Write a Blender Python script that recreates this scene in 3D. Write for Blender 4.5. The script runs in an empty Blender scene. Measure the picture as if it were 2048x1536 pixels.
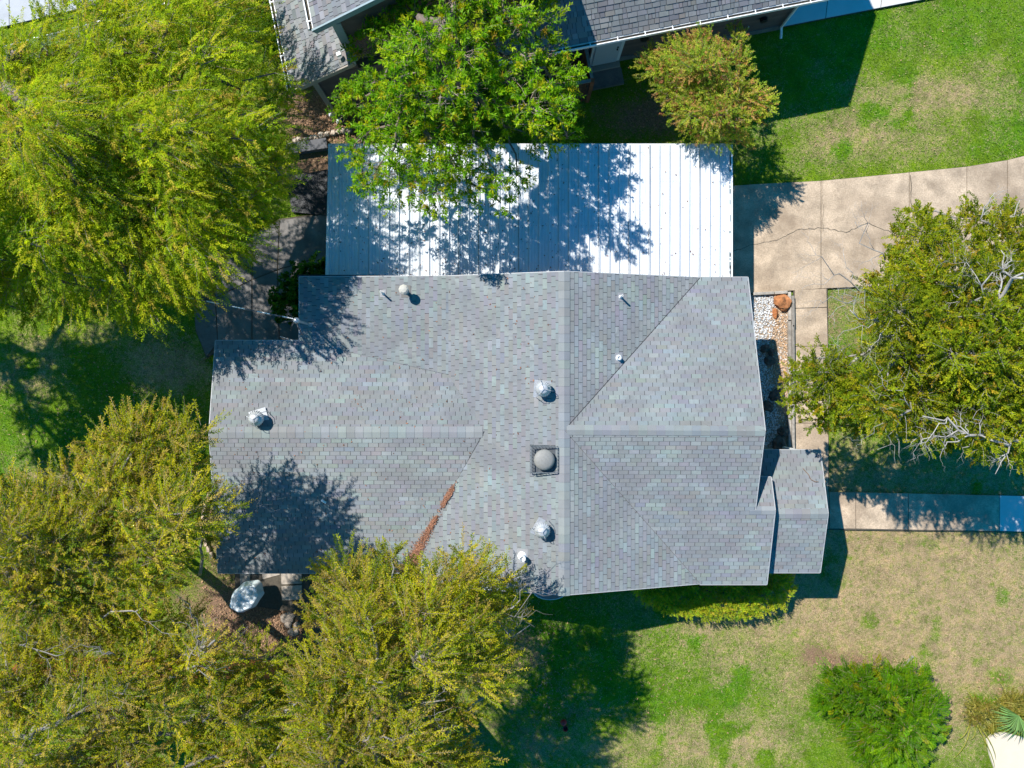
import bpy, bmesh, math, random
import numpy as np
from mathutils import Vector, Matrix, noise as mnoise

# ------------------------------------------------------------------ camera, sky, sun, exposure
S = bpy.context.scene
H = 24.6                 # camera height over the garden, metres
F = 1422.0               # focal length in photo pixels (photo is 2048 wide)
cam = bpy.data.cameras.new('camera'); cam_o = bpy.data.objects.new('camera', cam)
S.collection.objects.link(cam_o); S.camera = cam_o
cam_o.location = (0, 0, H); cam_o.rotation_euler = (0, 0, 0)
cam.sensor_width = 36.0; cam.lens = 36.0*F/2048.0; cam.clip_end = 600; cam.clip_start = 0.1

SUN_ELEV = 48.6; LX, LY = 0.742, -0.670       # direction the light travels on the ground
W = bpy.data.worlds.new('World'); S.world = W; W.use_nodes = True
wn = W.node_tree; wn.nodes.clear()
wo = wn.nodes.new('ShaderNodeOutputWorld'); wb = wn.nodes.new('ShaderNodeBackground')
sk = wn.nodes.new('ShaderNodeTexSky'); sk.sky_type = 'NISHITA'; sk.sun_disc = False
sk.sun_elevation = math.radians(SUN_ELEV); sk.sun_rotation = math.atan2(-LX, -LY)
sk.ozone_density = 1.6; sk.dust_density = 0.2; sk.air_density = 1.0; sk.altitude = 300
hs = wn.nodes.new('ShaderNodeHueSaturation'); hs.inputs['Saturation'].default_value = 2.5; hs.inputs['Hue'].default_value = 0.49
wn.links.new(sk.outputs[0], hs.inputs['Color']); wn.links.new(hs.outputs[0], wb.inputs[0])
wn.links.new(wb.outputs[0], wo.inputs[0]); wb.inputs[1].default_value = 0.105
sun = bpy.data.lights.new('sun', 'SUN'); sun.energy = 4.6; sun.angle = math.radians(0.5)
sun.color = (1.0, 0.965, 0.90)
sun_o = bpy.data.objects.new('sun', sun); S.collection.objects.link(sun_o)
ce = math.cos(math.radians(SUN_ELEV)); se = math.sin(math.radians(SUN_ELEV))
sun_o.rotation_euler = Vector((LX*ce, LY*ce, -se)).to_track_quat('-Z', 'Y').to_euler()
sun_o.location = (-20, 18, 30)
vs = S.view_settings; vs.view_transform = 'Standard'; vs.look = 'None'; vs.gamma = 1
vs.use_curve_mapping = False; vs.exposure = 0.72
S.render.resolution_x = 1024; S.render.resolution_y = 768
S.cycles.max_bounces = 6; S.cycles.diffuse_bounces = 3; S.cycles.transmission_bounces = 3; S.cycles.glossy_bounces = 2

# ------------------------------------------------------------------ helpers
C = S.collection
rng = np.random.default_rng(7); random.seed(7)

def P(px, py, z=0.0):
    """world point seen at photo pixel (px, py) when it stands at height z"""
    D = H - z
    return Vector(((px-1024.0)/F*D, (768.0-py)/F*D, z))
def XY(px, py, z=0.0):
    p = P(px, py, z); return (p.x, p.y)

def tag(o, label=None, cat=None, group=None, kind=None):
    if label: o['label'] = label
    if cat: o['category'] = cat
    if group: o['group'] = group
    if kind: o['kind'] = kind
    return o
def empty(name, loc=(0, 0, 0), rz=0.0, label=None, cat=None, group=None, parent=None):
    o = bpy.data.objects.new(name, None); C.objects.link(o); o.location = loc; o.rotation_euler = (0, 0, rz)
    o.empty_display_size = 0.2
    if parent: o.parent = parent
    return tag(o, label, cat, group)

class MB:
    """collects faces, builds one mesh; several materials and a colour per face allowed"""
    def __init__(s): s.v = []; s.f = []; s.c = []; s.m = []
    def face(s, pts, c=(1, 1, 1), m=0):
        b = len(s.v); s.v += [tuple(p) for p in pts]; s.f.append(tuple(range(b, b+len(pts)))); s.c.append(c); s.m.append(m)
    def box(s, x0, x1, y0, y1, z0, z1, M=None, c=(1, 1, 1), m=0):
        p = [Vector((x, y, z)) for z in (z0, z1) for y in (y0, y1) for x in (x0, x1)]
        if M is not None: p = [M @ q for q in p]
        b = len(s.v); s.v += [tuple(q) for q in p]
        for f in ((0, 2, 3, 1), (4, 5, 7, 6), (0, 1, 5, 4), (1, 3, 7, 5), (3, 2, 6, 7), (2, 0, 4, 6)):
            s.f.append(tuple(b+i for i in f)); s.c.append(c); s.m.append(m)
    def bar(s, a, b_, w, h, c=(1, 1, 1), m=0):
        a = Vector(a); b_ = Vector(b_); d = b_-a; L = d.length; d.normalize()
        up = Vector((0, 0, 1)) if abs(d.z) < .95 else Vector((1, 0, 0))
        y = up.cross(d).normalized(); z = d.cross(y)
        M = Matrix((( d.x, y.x, z.x, a.x), (d.y, y.y, z.y, a.y), (d.z, y.z, z.z, a.z), (0, 0, 0, 1)))
        s.box(0, L, -w/2, w/2, -h/2, h/2, M, c, m)
    def tube(s, pts, rad, n=8, c=(1, 1, 1), m=0, cap=True):
        pts = [Vector(p) for p in pts]
        if not hasattr(rad, '__len__'): rad = [rad]*len(pts)
        rings = []; b = len(s.v)
        for i, p in enumerate(pts):
            d = (pts[min(i+1, len(pts)-1)]-pts[max(i-1, 0)]).normalized()
            up = Vector((0, 0, 1)) if abs(d.z) < .9 else Vector((1, 0, 0))
            x = up.cross(d).normalized(); y = d.cross(x)
            for k in range(n):
                a = 2*math.pi*k/n; s.v.append(tuple(p+(x*math.cos(a)+y*math.sin(a))*rad[i]))
        for i in range(len(pts)-1):
            for k in range(n):
                s.f.append((b+i*n+k, b+i*n+(k+1) % n, b+(i+1)*n+(k+1) % n, b+(i+1)*n+k)); s.c.append(c); s.m.append(m)
        if cap:
            s.f.append(tuple(b+k for k in range(n))[::-1]); s.c.append(c); s.m.append(m)
            s.f.append(tuple(b+(len(pts)-1)*n+k for k in range(n))); s.c.append(c); s.m.append(m)
    def lathe(s, prof, n=20, M=None, c=(1, 1, 1), m=0, flute=0.0):
        b = len(s.v)
        for (r, z) in prof:
            for k in range(n):
                a = 2*math.pi*k/n; rr = r*(1+(flute if k % 2 else -flute))
                q = Vector((rr*math.cos(a), rr*math.sin(a), z)); q = M @ q if M is not None else q
                s.v.append(tuple(q))
        for i in range(len(prof)-1):
            for k in range(n):
                s.f.append((b+i*n+k, b+i*n+(k+1) % n, b+(i+1)*n+(k+1) % n, b+(i+1)*n+k)); s.c.append(c); s.m.append(m)
        s.f.append(tuple(b+(len(prof)-1)*n+k for k in range(n))); s.c.append(c); s.m.append(m)
    def prism(s, poly, z0, z1, c=(1, 1, 1), m=0):
        poly = list(poly)
        A = sum(poly[i][0]*poly[(i+1) % len(poly)][1]-poly[(i+1) % len(poly)][0]*poly[i][1] for i in range(len(poly)))
        if A < 0: poly = poly[::-1]
        n = len(poly)
        s.face([(x, y, z1) for x, y in poly], c, m)
        for i in range(n):
            a, b = poly[i], poly[(i+1) % n]
            s.face([(a[0], a[1], z0), (b[0], b[1], z0), (b[0], b[1], z1), (a[0], a[1], z1)], c, m)
    def build(s, name, mats, parent=None, smooth=False, bevel=0):
        me = bpy.data.meshes.new(name); me.from_pydata(s.v, [], s.f)
        if not isinstance(mats, (list, tuple)): mats = [mats]
        for m in mats: me.materials.append(m)
        me.polygons.foreach_set('material_index', s.m)
        ca = me.color_attributes.new('tint', 'FLOAT_COLOR', 'CORNER')
        arr = np.ones((len(me.loops), 4), np.float32); k = 0
        for f, c in zip(s.f, s.c): arr[k:k+len(f), :3] = c; k += len(f)
        ca.data.foreach_set('color', arr.ravel())
        if smooth: me.polygons.foreach_set('use_smooth', [True]*len(me.polygons))
        me.update()
        o = bpy.data.objects.new(name, me); C.objects.link(o)
        if parent: o.parent = parent
        if bevel:
            b = o.modifiers.new('bevel', 'BEVEL'); b.width = bevel; b.segments = 2; b.limit_method = 'ANGLE'
        return o

def quads_mesh(name, V, Q, col, mat, parent=None, smooth=False):
    """V (n,3), Q (m,4) indices, col (m,3) colour per face"""
    me = bpy.data.meshes.new(name)
    me.vertices.add(len(V)); me.vertices.foreach_set('co', np.asarray(V, np.float32).ravel())
    m = len(Q); me.loops.add(m*4); me.loops.foreach_set('vertex_index', np.asarray(Q, np.int32).ravel())
    me.polygons.add(m); me.polygons.foreach_set('loop_start', np.arange(0, m*4, 4, dtype=np.int32))
    me.update(calc_edges=True)
    ca = me.color_attributes.new('tint', 'FLOAT_COLOR', 'CORNER')
    c = np.ones((m*4, 4), np.float32); c[:, :3] = np.repeat(col, 4, axis=0); ca.data.foreach_set('color', c.ravel())
    if smooth: me.polygons.foreach_set('use_smooth', np.ones(m, bool))
    me.materials.append(mat)
    o = bpy.data.objects.new(name, me); C.objects.link(o)
    if parent: o.parent = parent
    return o

# ------------------------------------------------------------------ materials
def newmat(name):
    m = bpy.data.materials.new(name); m.use_nodes = True; t = m.node_tree; t.nodes.clear()
    o = t.nodes.new('ShaderNodeOutputMaterial'); b = t.nodes.new('ShaderNodeBsdfPrincipled')
    t.links.new(b.outputs[0], o.inputs[0]); return m, t, b, o
def nd(t, typ, **kw):
    n = t.nodes.new(typ)
    for k, v in kw.items():
        if k in n.inputs: n.inputs[k].default_value = v
        else: setattr(n, k, v)
    return n
def ramp(t, fac, stops, interp='LINEAR'):
    r = t.nodes.new('ShaderNodeValToRGB'); r.color_ramp.interpolation = interp
    el = r.color_ramp.elements
    while len(el) < len(stops): el.new(0.5)
    for e, (p, c) in zip(el, stops): e.position = p; e.color = (*c, 1) if len(c) == 3 else c
    t.links.new(fac, r.inputs[0]); return r.outputs[0]
def mixc(t, fac, a, b, mode='MIX'):
    n = t.nodes.new('ShaderNodeMix'); n.data_type = 'RGBA'; n.blend_type = mode
    for sock, v in ((n.inputs[0], fac), (n.inputs[6], a), (n.inputs[7], b)):
        if hasattr(v, 'links') or hasattr(v, 'is_linked'): t.links.new(v, sock)
        elif isinstance(v, (int, float)): sock.default_value = v
        else: sock.default_value = (*v, 1)
    return n.outputs[2]
def objco(t, scale=None):
    g = t.nodes.new('ShaderNodeNewGeometry'); return g.outputs['Position']
def noise(t, co, scale, detail=4, rough=.55, dist=0.0):
    n = nd(t, 'ShaderNodeTexNoise', Scale=scale, Detail=detail, Roughness=rough, Distortion=dist)
    t.links.new(co, n.inputs['Vector']); return n.outputs[0]
def bump(t, b, h, strength=.4, dist=.02):
    n = nd(t, 'ShaderNodeBump', Strength=strength, Distance=dist); t.links.new(h, n.inputs['Height'])
    t.links.new(n.outputs[0], b.inputs['Normal'])

def tinted(name, base=(1, 1, 1), rough=.7, amount=.25, scale=14, fine=90, spec=.3, metallic=0, bstr=.25, bdist=.004, dirt=None, dirt_scale=1.2):
    """colour from the mesh tint times base, broken up with two octaves of noise, optional dirt stains"""
    m, t, b, o = newmat(name); co = objco(t)
    at = nd(t, 'ShaderNodeAttribute', attribute_name='tint')
    c = mixc(t, 1.0, at.outputs[0], base, 'MULTIPLY')
    n1 = ramp(t, noise(t, co, scale), [(.25, (1-amount,)*3), (.75, (1+amount*.5,)*3)])
    c = mixc(t, 1.0, c, n1, 'MULTIPLY')
    nf = noise(t, co, fine, 3, .6)
    n2 = ramp(t, nf, [(.3, (1-amount*.6,)*3), (.7, (1+amount*.5,)*3)])
    c = mixc(t, 1.0, c, n2, 'MULTIPLY')
    if dirt:
        f = ramp(t, noise(t, co, dirt_scale, 6, .62, .5), [(.47, (0, 0, 0)), (.70, (.85, .85, .85))])
        c = mixc(t, f, c, dirt)
        f = ramp(t, noise(t, co, dirt_scale*5.3, 5, .7, 1.2), [(.54, (0, 0, 0)), (.72, (.5, .5, .5))])
        c = mixc(t, f, c, tuple(.8*q for q in dirt))
    t.links.new(c, b.inputs['Base Color']); b.inputs['Roughness'].default_value = rough
    b.inputs['Specular IOR Level'].default_value = spec; b.inputs['Metallic'].default_value = metallic
    if bstr: bump(t, b, nf, bstr, bdist)
    return m

M_shingle = tinted('asphalt_shingle_granules', rough=.9, amount=.13, scale=1.3, fine=120, spec=.15, bstr=.5, bdist=.003, dirt=(.17, .172, .178), dirt_scale=.55)
M_under = tinted('shingle_butt_shadow_felt', (.055, .055, .06), rough=.95, bstr=0)
M_valley = tinted('ridge_cap_granules', rough=.9, amount=.1, scale=3, fine=140, spec=.15)
M_drip = tinted('drip_edge_metal_paint', (.42, .42, .42), rough=.5, amount=.1)
M_siding_w = tinted('pale_wall_paint', (.52, .50, .46), rough=.7, amount=.15, scale=3)
M_brick = tinted('brick_wall', (.30, .20, .15), rough=.85, amount=.3, scale=9)
M_galv = tinted('galvanised_steel', (.52, .53, .55), rough=.42, amount=.18, scale=12, metallic=.35, spec=.5, bstr=.1)
M_whitep = tinted('white_vent_paint', (.82, .82, .80), rough=.45, amount=.06)
M_beige = tinted('beige_vent_paint', (.45, .43, .38), rough=.6, amount=.12)
M_darkwire = tinted('dark_wire', (.05, .05, .055), rough=.6)
M_conc = tinted('concrete_pale', (.50, .385, .275), rough=.9, amount=.42, scale=1.7, fine=22, dirt=(.24, .175, .12), dirt_scale=.5, bstr=.3)
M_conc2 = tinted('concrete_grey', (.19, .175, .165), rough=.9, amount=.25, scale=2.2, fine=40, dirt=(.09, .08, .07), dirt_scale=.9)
M_concw = tinted('concrete_new_white', (.62, .61, .59), rough=.85, amount=.1, scale=3)
M_joint = tinted('concrete_joint_dirt', (.10, .085, .065), rough=1, amount=.3)
M_wood = tinted('weathered_timber', (.30, .27, .235), rough=.9, amount=.4, scale=9, fine=60)
M_rust = tinted('rust_stained_boards', (.44, .155, .05), rough=.85, amount=.35, scale=6, fine=50)
M_fenceb = tinted('brown_fence_boards', (.17, .085, .055), rough=.85, amount=.35, scale=6)
M_fencetop = tinted('grey_fence_rail', (.30, .29, .28), rough=.85, amount=.3)
M_nwall = tinted('brown_clapboard_paint', (.135, .095, .085), rough=.75, amount=.2, scale=4)
M_ntrim = tinted('taupe_trim_paint', (.34, .30, .26), rough=.7, amount=.12)
M_nfascia = tinted('blue_grey_fascia_paint', (.26, .33, .35), rough=.6, amount=.1)
M_gutter = tinted('white_gutter_paint', (.85, .85, .84), rough=.35, amount=.05, spec=.5)
M_gutin = tinted('gutter_debris', (.10, .085, .06), rough=1, amount=.5, scale=8)
M_door = tinted('white_door_paint', (.72, .73, .75), rough=.5, amount=.05)
M_stone = tinted('field_stone', (.42, .36, .30), rough=.9, amount=.4, scale=7)
M_rock = tinted('rusty_boulder', (.34, .16, .07), rough=.9, amount=.5, scale=5, fine=30, bstr=.8, bdist=.02)
M_peb = tinted('pebbles', (1, 1, 1), rough=.8, amount=.2, scale=30)
M_litter = tinted('dry_leaf_litter', (1, 1, 1), rough=.8, amount=.2, scale=20)
M_cable = tinted('cable', (1, 1, 1), rough=.6, amount=.1)
M_table = tinted('white_table_plastic', (.80, .82, .83), rough=.35, amount=.08, dirt=(.45, .52, .52), dirt_scale=3, spec=.5)
M_black = tinted('black_plastic', (.02, .02, .022), rough=.5)
M_red = tinted('red_plastic', (.45, .03, .03), rough=.4)
M_blackpatch = tinted('black_patch_surface', (.018, .02, .026), rough=.45, amount=.4, scale=3, fine=20, bstr=.6, bdist=.02)

m, t, b, o = newmat('window_glass'); M_glass = m
b.inputs['Base Color'].default_value = (.03, .04, .05, 1); b.inputs['Roughness'].default_value = .05

# carport steel: white paint with grime, glossy enough to mirror the blue sky in shade
m, t, b, o = newmat('white_carport_steel'); M_steel = m; co = objco(t)
at = nd(t, 'ShaderNodeAttribute', attribute_name='tint')
mp = nd(t, 'ShaderNodeMapping'); mp.inputs['Scale'].default_value = (4.0, .55, 1); t.links.new(co, mp.inputs[0])
st = ramp(t, noise(t, mp.outputs[0], 1.6, 6, .65), [(.38, (1, 1, 1)), (.62, (.87, .885, .90)), (.8, (.68, .70, .72))])
c = mixc(t, 1.0, at.outputs[0], st, 'MULTIPLY')
c = mixc(t, 1.0, c, ramp(t, noise(t, co, 25, 3), [(.3, (.93, .93, .93)), (.6, (1, 1, 1))]), 'MULTIPLY')
t.links.new(c, b.inputs['Base Color']); b.inputs['Roughness'].default_value = .38; b.inputs['Specular IOR Level'].default_value = .55

def leafmat(name, transl=.46, rough=.6, spec=.1, boost=(1.5, 1.5, .6)):
    m, t, b, o = newmat(name)
    at = nd(t, 'ShaderNodeAttribute', attribute_name='tint')
    t.links.new(at.outputs[0], b.inputs['Base Color']); b.inputs['Roughness'].default_value = rough
    b.inputs['Specular IOR Level'].default_value = spec
    tr = nd(t, 'ShaderNodeBsdfTranslucent'); t.links.new(mixc(t, 1.0, at.outputs[0], boost, 'MULTIPLY'), tr.inputs[0])
    mx = nd(t, 'ShaderNodeMixShader', Fac=transl); t.links.new(b.outputs[0], mx.inputs[1]); t.links.new(tr.outputs[0], mx.inputs[2])
    t.links.new(mx.outputs[0], o.inputs[0]); return m
M_leaf = leafmat('leaf_blade')
M_leafg = leafmat('glossy_leaf_blade', .42, .5, .16)
M_grass = leafmat('grass_blade', .3, .6, .2)
M_bark = tinted('bark', (1, 1, 1), rough=.9, amount=.4, scale=9, fine=40, bstr=.6, bdist=.01)

# ------------------------------------------------------------------ ground
def vnoise(x, y, s, seed):
    """cheap value noise on arrays"""
    x = x*s+seed*17.3; y = y*s+seed*9.1
    xi = np.floor(x).astype(np.int64); yi = np.floor(y).astype(np.int64); fx = x-xi; fy = y-yi
    fx = fx*fx*(3-2*fx); fy = fy*fy*(3-2*fy)
    def h(a, b):
        n = (a*374761393+b*668265263+seed*974711) & 0x7fffffff; n = (n ^ (n >> 13))*1274126177 & 0x7fffffff
        return ((n ^ (n >> 16)) & 0xffff)/65535.0
    return (h(xi, yi)*(1-fx)+h(xi+1, yi)*fx)*(1-fy)+(h(xi, yi+1)*(1-fx)+h(xi+1, yi+1)*fx)*fy
def fbm(x, y, s, seed, o=4):
    r = 0; a = .5
    for k in range(o): r = r+a*vnoise(x, y, s*2**k, seed+k); a *= .5
    return r/(1-.5**o)
# zone blobs, photo pixels on the ground: (px, py, rx, ry, weight)
DRY = [(1700, 1130, 330, 170, 1.0), (1850, 1250, 260, 180, .95), (1500, 1300, 240, 60, .35), (1400, 1490, 240, 70, .5), (1620, 1330, 120, 60, .5),
       (1850, 190, 110, 40, .55), (1750, 270, 160, 50, .38), (1600, 260, 80, 30, .2), (1950, 110, 90, 50, .15),
       (60, 740, 90, 60, .5), (350, 730, 90, 50, .75), (280, 670, 160, 30, .3), (100, 1000, 120, 60, .8), (1900, 960, 300, 60, .6), (1690, 640, 60, 70, .45),
       (1120, 1490, 200, 50, .35), (1090, 1290, 60, 60, .25), (1990, 1340, 80, 90, .7), (1700, 930, 60, 60, .5)]
SOIL = [(660, 230, 110, 70, 1.0), (620, 330, 90, 40, .9), (560, 1220, 190, 110, 1.0), (1700, 1325, 90, 22, .75), (1640, 1310, 50, 25, .6),
        (1310, 230, 110, 45, .7), (900, 1450, 300, 160, .45), (420, 1060, 30, 80, .6), (300, 1400, 400, 160, .35), (1760, 660, 200, 120, .35), (1040, 1320, 50, 70, .5)]
LUSH = [(1130, 1260, 110, 60, .9), (1200, 1330, 160, 90, .5), (250, 880, 260, 90, .7), (40, 960, 70, 60, 1.0), (1560, 190, 260, 120, .6), (1530, 250, 70, 30, .8),
        (1980, 30, 200, 60, .55), (2030, 250, 90, 110, .6), (1600, 320, 260, 25, .4), (1580, 1450, 90, 60, .55), (1930, 1460, 120, 70, .5), (1230, 1280, 120, 40, .6),
        (1320, 1270, 200, 25, .6), (2045, 1230, 40, 90, .8), (1670, 660, 30, 90, .9), (1180, 1215, 160, 40, .9), (1400, 1360, 230, 90, .6), (1850, 50, 220, 70, .6)]
def zones(X, Y):
    px = X/H*F+1024; py = 768-Y/H*F
    n1 = fbm(X, Y, .45, 3); n2 = fbm(X, Y, 1.6, 11)
    def acc(L):
        r = np.zeros_like(X)
        for (a, b_, c, d, w) in L: r = np.maximum(r, w*np.exp(-(((px-a)/c)**2+((py-b_)/d)**2)**1.2*.7))
        return r
    dry = np.clip(acc(DRY)*1.35+(n1-.5)*.9+(n2-.5)*.6, 0, 1); soil = np.clip(acc(SOIL)*1.3+(n2-.5)*.7-.12, 0, 1)
    lush = np.clip(acc(LUSH)*1.2+(n2-.5)*.8, 0, 1)
    spots = np.clip((fbm(X, Y, 1.1, 41)-.62)*9, 0, 1)*.8
    dry = np.clip(dry-spots*.8, 0, 1)
    return dry, soil, np.clip(lush+spots*.5, 0, 1)

def axis(lo, hi, step, far):
    a = list(np.arange(lo, hi+1e-6, step)); return np.array([-far, -far*.5, -60, -35, lo-6]+a+[hi+6, 35, 60, far*.5, far])
gx = axis(-19, 19, .16, 250); gy = axis(-14.5, 14.5, .16, 250)
GX, GY = np.meshgrid(gx, gy)
V = np.stack([GX.ravel(), GY.ravel(), (np.zeros(GX.size))], 1)
inner = (np.abs(V[:, 0]) < 22) & (np.abs(V[:, 1]) < 17)
V[:, 2] = np.where(inner, (fbm(V[:, 0], V[:, 1], .9, 5)-.5)*.03-.015, 0)-.03
nx = len(gx); ny = len(gy)
ii, jj = np.meshgrid(np.arange(nx-1), np.arange(ny-1)); k = (jj*nx+ii).ravel()
Q = np.stack([k, k+1, k+nx+1, k+nx], 1)
d_, s_, l_ = zones(V[:, 0], V[:, 1]); vc = np.stack([d_, s_, l_], 1)
# smooth per-vertex zone colours
m, t, b, o = newmat('lawn_ground'); M_lawn = m; co = objco(t)
at = nd(t, 'ShaderNodeAttribute', attribute_name='zone'); sp = nd(t, 'ShaderNodeSeparateColor'); t.links.new(at.outputs[0], sp.inputs[0])
def mathn(t, op, a, b_=None):
    n = t.nodes.new('ShaderNodeMath'); n.operation = op
    for i, v in enumerate((a, b_)):
        if v is None: continue
        if hasattr(v, 'is_linked'): t.links.new(v, n.inputs[i])
        else: n.inputs[i].default_value = v
    return n.outputs[0]
nf = noise(t, co, 9, 6, .7, .6); nm = noise(t, co, 2.3, 5, .6)
ng = noise(t, co, 38, 4, .7)
grn = ramp(t, ng, [(.3, (.030, .065, .006)), (.5, (.125, .225, .008)), (.72, (.29, .38, .015))])
lsh = ramp(t, ng, [(.3, (.025, .09, .003)), (.55, (.08, .22, .006)), (.75, (.19, .36, .015))])
dry = ramp(t, ng, [(.28, (.18, .12, .06)), (.5, (.40, .285, .16)), (.75, (.64, .49, .30))])
soi = ramp(t, ng, [(.28, (.075, .045, .028)), (.5, (.25, .155, .10)), (.75, (.46, .31, .20))])
def thr(ch, w=.55, lo=.15, hi=.95):
    s1 = mathn(t, 'ADD', ch, mathn(t, 'MULTIPLY', mathn(t, 'ADD', mathn(t, 'SUBTRACT', nf, .5), mathn(t, 'MULTIPLY', mathn(t, 'SUBTRACT', ng, .5), .7)), w*2.4))
    mr = nd(t, 'ShaderNodeMapRange'); mr.inputs[1].default_value = lo; mr.inputs[2].default_value = hi; t.links.new(s1, mr.inputs[0]); return mr.outputs[0]
mot = ramp(t, noise(t, co, 1.7, 7, .75, .8), [(.3, (.60, .62, .58)), (.5, (1, 1, 1)), (.7, (1.38, 1.28, 1.18))])
c = mixc(t, thr(sp.outputs[2], 1.0, .15, 1.1), grn, lsh); c = mixc(t, thr(sp.outputs[0], 1.0, .08, .98), c, dry); wk_ = ramp(t, noise(t, co, 5.5, 5, .75, .3), [(.47, (0, 0, 0)), (.66, (.65, .65, .65))]); c = mixc(t, wk_, c, grn)
c = mixc(t, 1.0, c, mot, 'MULTIPLY'); c = mixc(t, thr(sp.outputs[1], .6, .25, .8), c, soi)
t.links.new(c, b.inputs['Base Color']); b.inputs['Roughness'].default_value = 1; b.inputs['Specular IOR Level'].default_value = .1
bump(t, b, noise(t, co, 55, 5, .75), .9, .05)
gr = quads_mesh('ground', V, Q, np.ones((len(Q), 3)), M_lawn, smooth=True); tag(gr, kind='structure')
za = gr.data.color_attributes.new('zone', 'FLOAT_COLOR', 'POINT'); zz = np.ones((len(V), 4), np.float32); zz[:, :3] = vc; za.data.foreach_set('color', zz.ravel())

# ------------------------------------------------------------------ pavements and beds (setting)
def inset(poly, d):
    A = sum(poly[i][0]*poly[(i+1) % len(poly)][1]-poly[(i+1) % len(poly)][0]*poly[i][1] for i in range(len(poly)))
    if A < 0: poly = poly[::-1]
    out = []; n = len(poly)
    for i in range(n):
        p0 = Vector(poly[i-1]); p1 = Vector(poly[i]); p2 = Vector(poly[(i+1) % n])
        e1 = (p1-p0).normalized(); e2 = (p2-p1).normalized(); n1 = Vector((-e1.y, e1.x)); n2 = Vector((-e2.y, e2.x))
        b_ = (n1+n2); b_ = b_/max(b_.dot(n1), .3); out.append(tuple(p1+b_*d))
    return out
def slabs(name, base_poly, polys, mat, z, piece='slab', tints=None, gap=.012):
    mb = MB(); mb.prism([XY(*q) for q in base_poly], -.02, z-.02)
    g = mb.build(name, M_joint); tag(g, kind='structure')
    for i, pl in enumerate(polys):
        mb = MB(); tt = tints[i] if tints else .94+.12*random.random()
        tt = (tt, tt, tt) if not hasattr(tt, '__len__') else tt
        q = inset([XY(*a) for a in pl], gap)
        mb.prism(q, -.01, z+random.uniform(-.004, .004), tt); mb.build(piece, mat[i] if isinstance(mat, list) else mat, g)
    return g
# drive: concrete slabs right of the carport
top = lambda x: np.interp(x, [1380, 1460, 1640, 1830, 1930, 2048, 2300], [378, 371, 362, 344, 334, 315, 240])
bot = lambda x: np.interp(x, [1380, 1505, 1650, 1820, 2048, 2300], [596, 590, 577, 570, 560, 550])
xs = [1380, 1641, 1817, 1932, 2013, 2110, 2300]
dp = []
for a, b_ in zip(xs[:-1], xs[1:]):
    mid = (a+b_)/2
    if a >= 1817:
        ym = lambda x: (top(x)+bot(x))/2-10
        dp.append([(a, top(a)), (b_, top(b_)), (b_, ym(b_)), (a, ym(a))]); dp.append([(a, ym(a)), (b_, ym(b_)), (b_, bot(b_)), (a, bot(a))])
    else: dp.append([(a, top(a)), (mid, top(mid)), (b_, top(b_)), (b_, bot(b_)), (a, bot(a))])
base = [(x, top(x)) for x in xs]+[(x, bot(x)) for x in xs[::-1]]
drive = slabs('driveway', base, dp, M_conc, .05, 'concrete_slab')
# the long crack and two short ones: thin dark grooves filled with dirt, standing as their own strip on the slab
def crack(pts, w, parent, z=.057):
    mb = MB(); q = []
    for (a, b_) in zip(pts[:-1], pts[1:]):
        n = 7
        for k_ in range(n): q.append((a[0]+(b_[0]-a[0])*k_/n+random.uniform(-1.5, 1.5), a[1]+(b_[1]-a[1])*k_/n+random.uniform(-2.2, 2.2)))
    q = [Vector((*XY(*a), z)) for a in q]
    for a, b_ in zip(q[:-1], q[1:]):
        d = (b_-a).normalized(); nn = Vector((-d.y, d.x, 0))*w*random.uniform(.5, 1.2)
        mb.face([a-nn, b_-nn, b_+nn, a+nn])
    tag(mb.build('crack', M_joint, parent), kind='stuff')
crack([(1462, 505), (1503, 491), (1560, 478), (1595, 459), (1640, 456), (1690, 464), (1735, 447), (1790, 470)], .009, drive)
crack([(1819, 350), (1821, 400), (1818, 440)], .012, drive)
crack([(1642, 365), (1645, 420), (1643, 470)], .005, drive)
# path from the drive down to the front walk
pw = [[(1588, 580), (1652, 577), (1653, 615), (1588, 617)], [(1588, 617), (1653, 615), (1655, 692), (1586, 693)], [(1586, 693), (1655, 692), (1656, 770), (1586, 770)],
      [(1586, 770), (1656, 770), (1656, 846), (1587, 846)], [(1587, 846), (1656, 846), (1656, 985), (1585, 985)]]
slabs('side_path', [(1586, 580), (1654, 577), (1657, 985), (1584, 985)], pw, M_conc, .05, 'path_slab')
wk = [[(1570, 983), (1657, 983), (1657, 1058), (1570, 1058)], [(1657, 983), (1710, 984), (1710, 1057), (1657, 1057)], [(1710, 984), (1815, 986), (1815, 1059), (1710, 1057)],
      [(1815, 986), (1997, 990), (1997, 1062), (1815, 1059)], [(1997, 990), (2090, 992), (2090, 1064), (1997, 1062)]]
slabs('front_walk', [(1570, 983), (2090, 992), (2090, 1064), (1570, 1058)], wk, [M_conc]*4+[M_concw], .06, 'walk_slab')
# city pavement fragment, cream, lower right
mb = MB(); mb.prism([XY(*q) for q in [(1972, 1478), (1985, 1466), (2010, 1464), (2060, 1478), (2200, 1490), (2200, 1700), (1998, 1700), (1990, 1545), (1978, 1510)]], -.02, .06)
tag(mb.build('pavement', tinted('cream_pavement', (.62, .53, .41), rough=.9, amount=.06, scale=3)), kind='structure')
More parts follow.
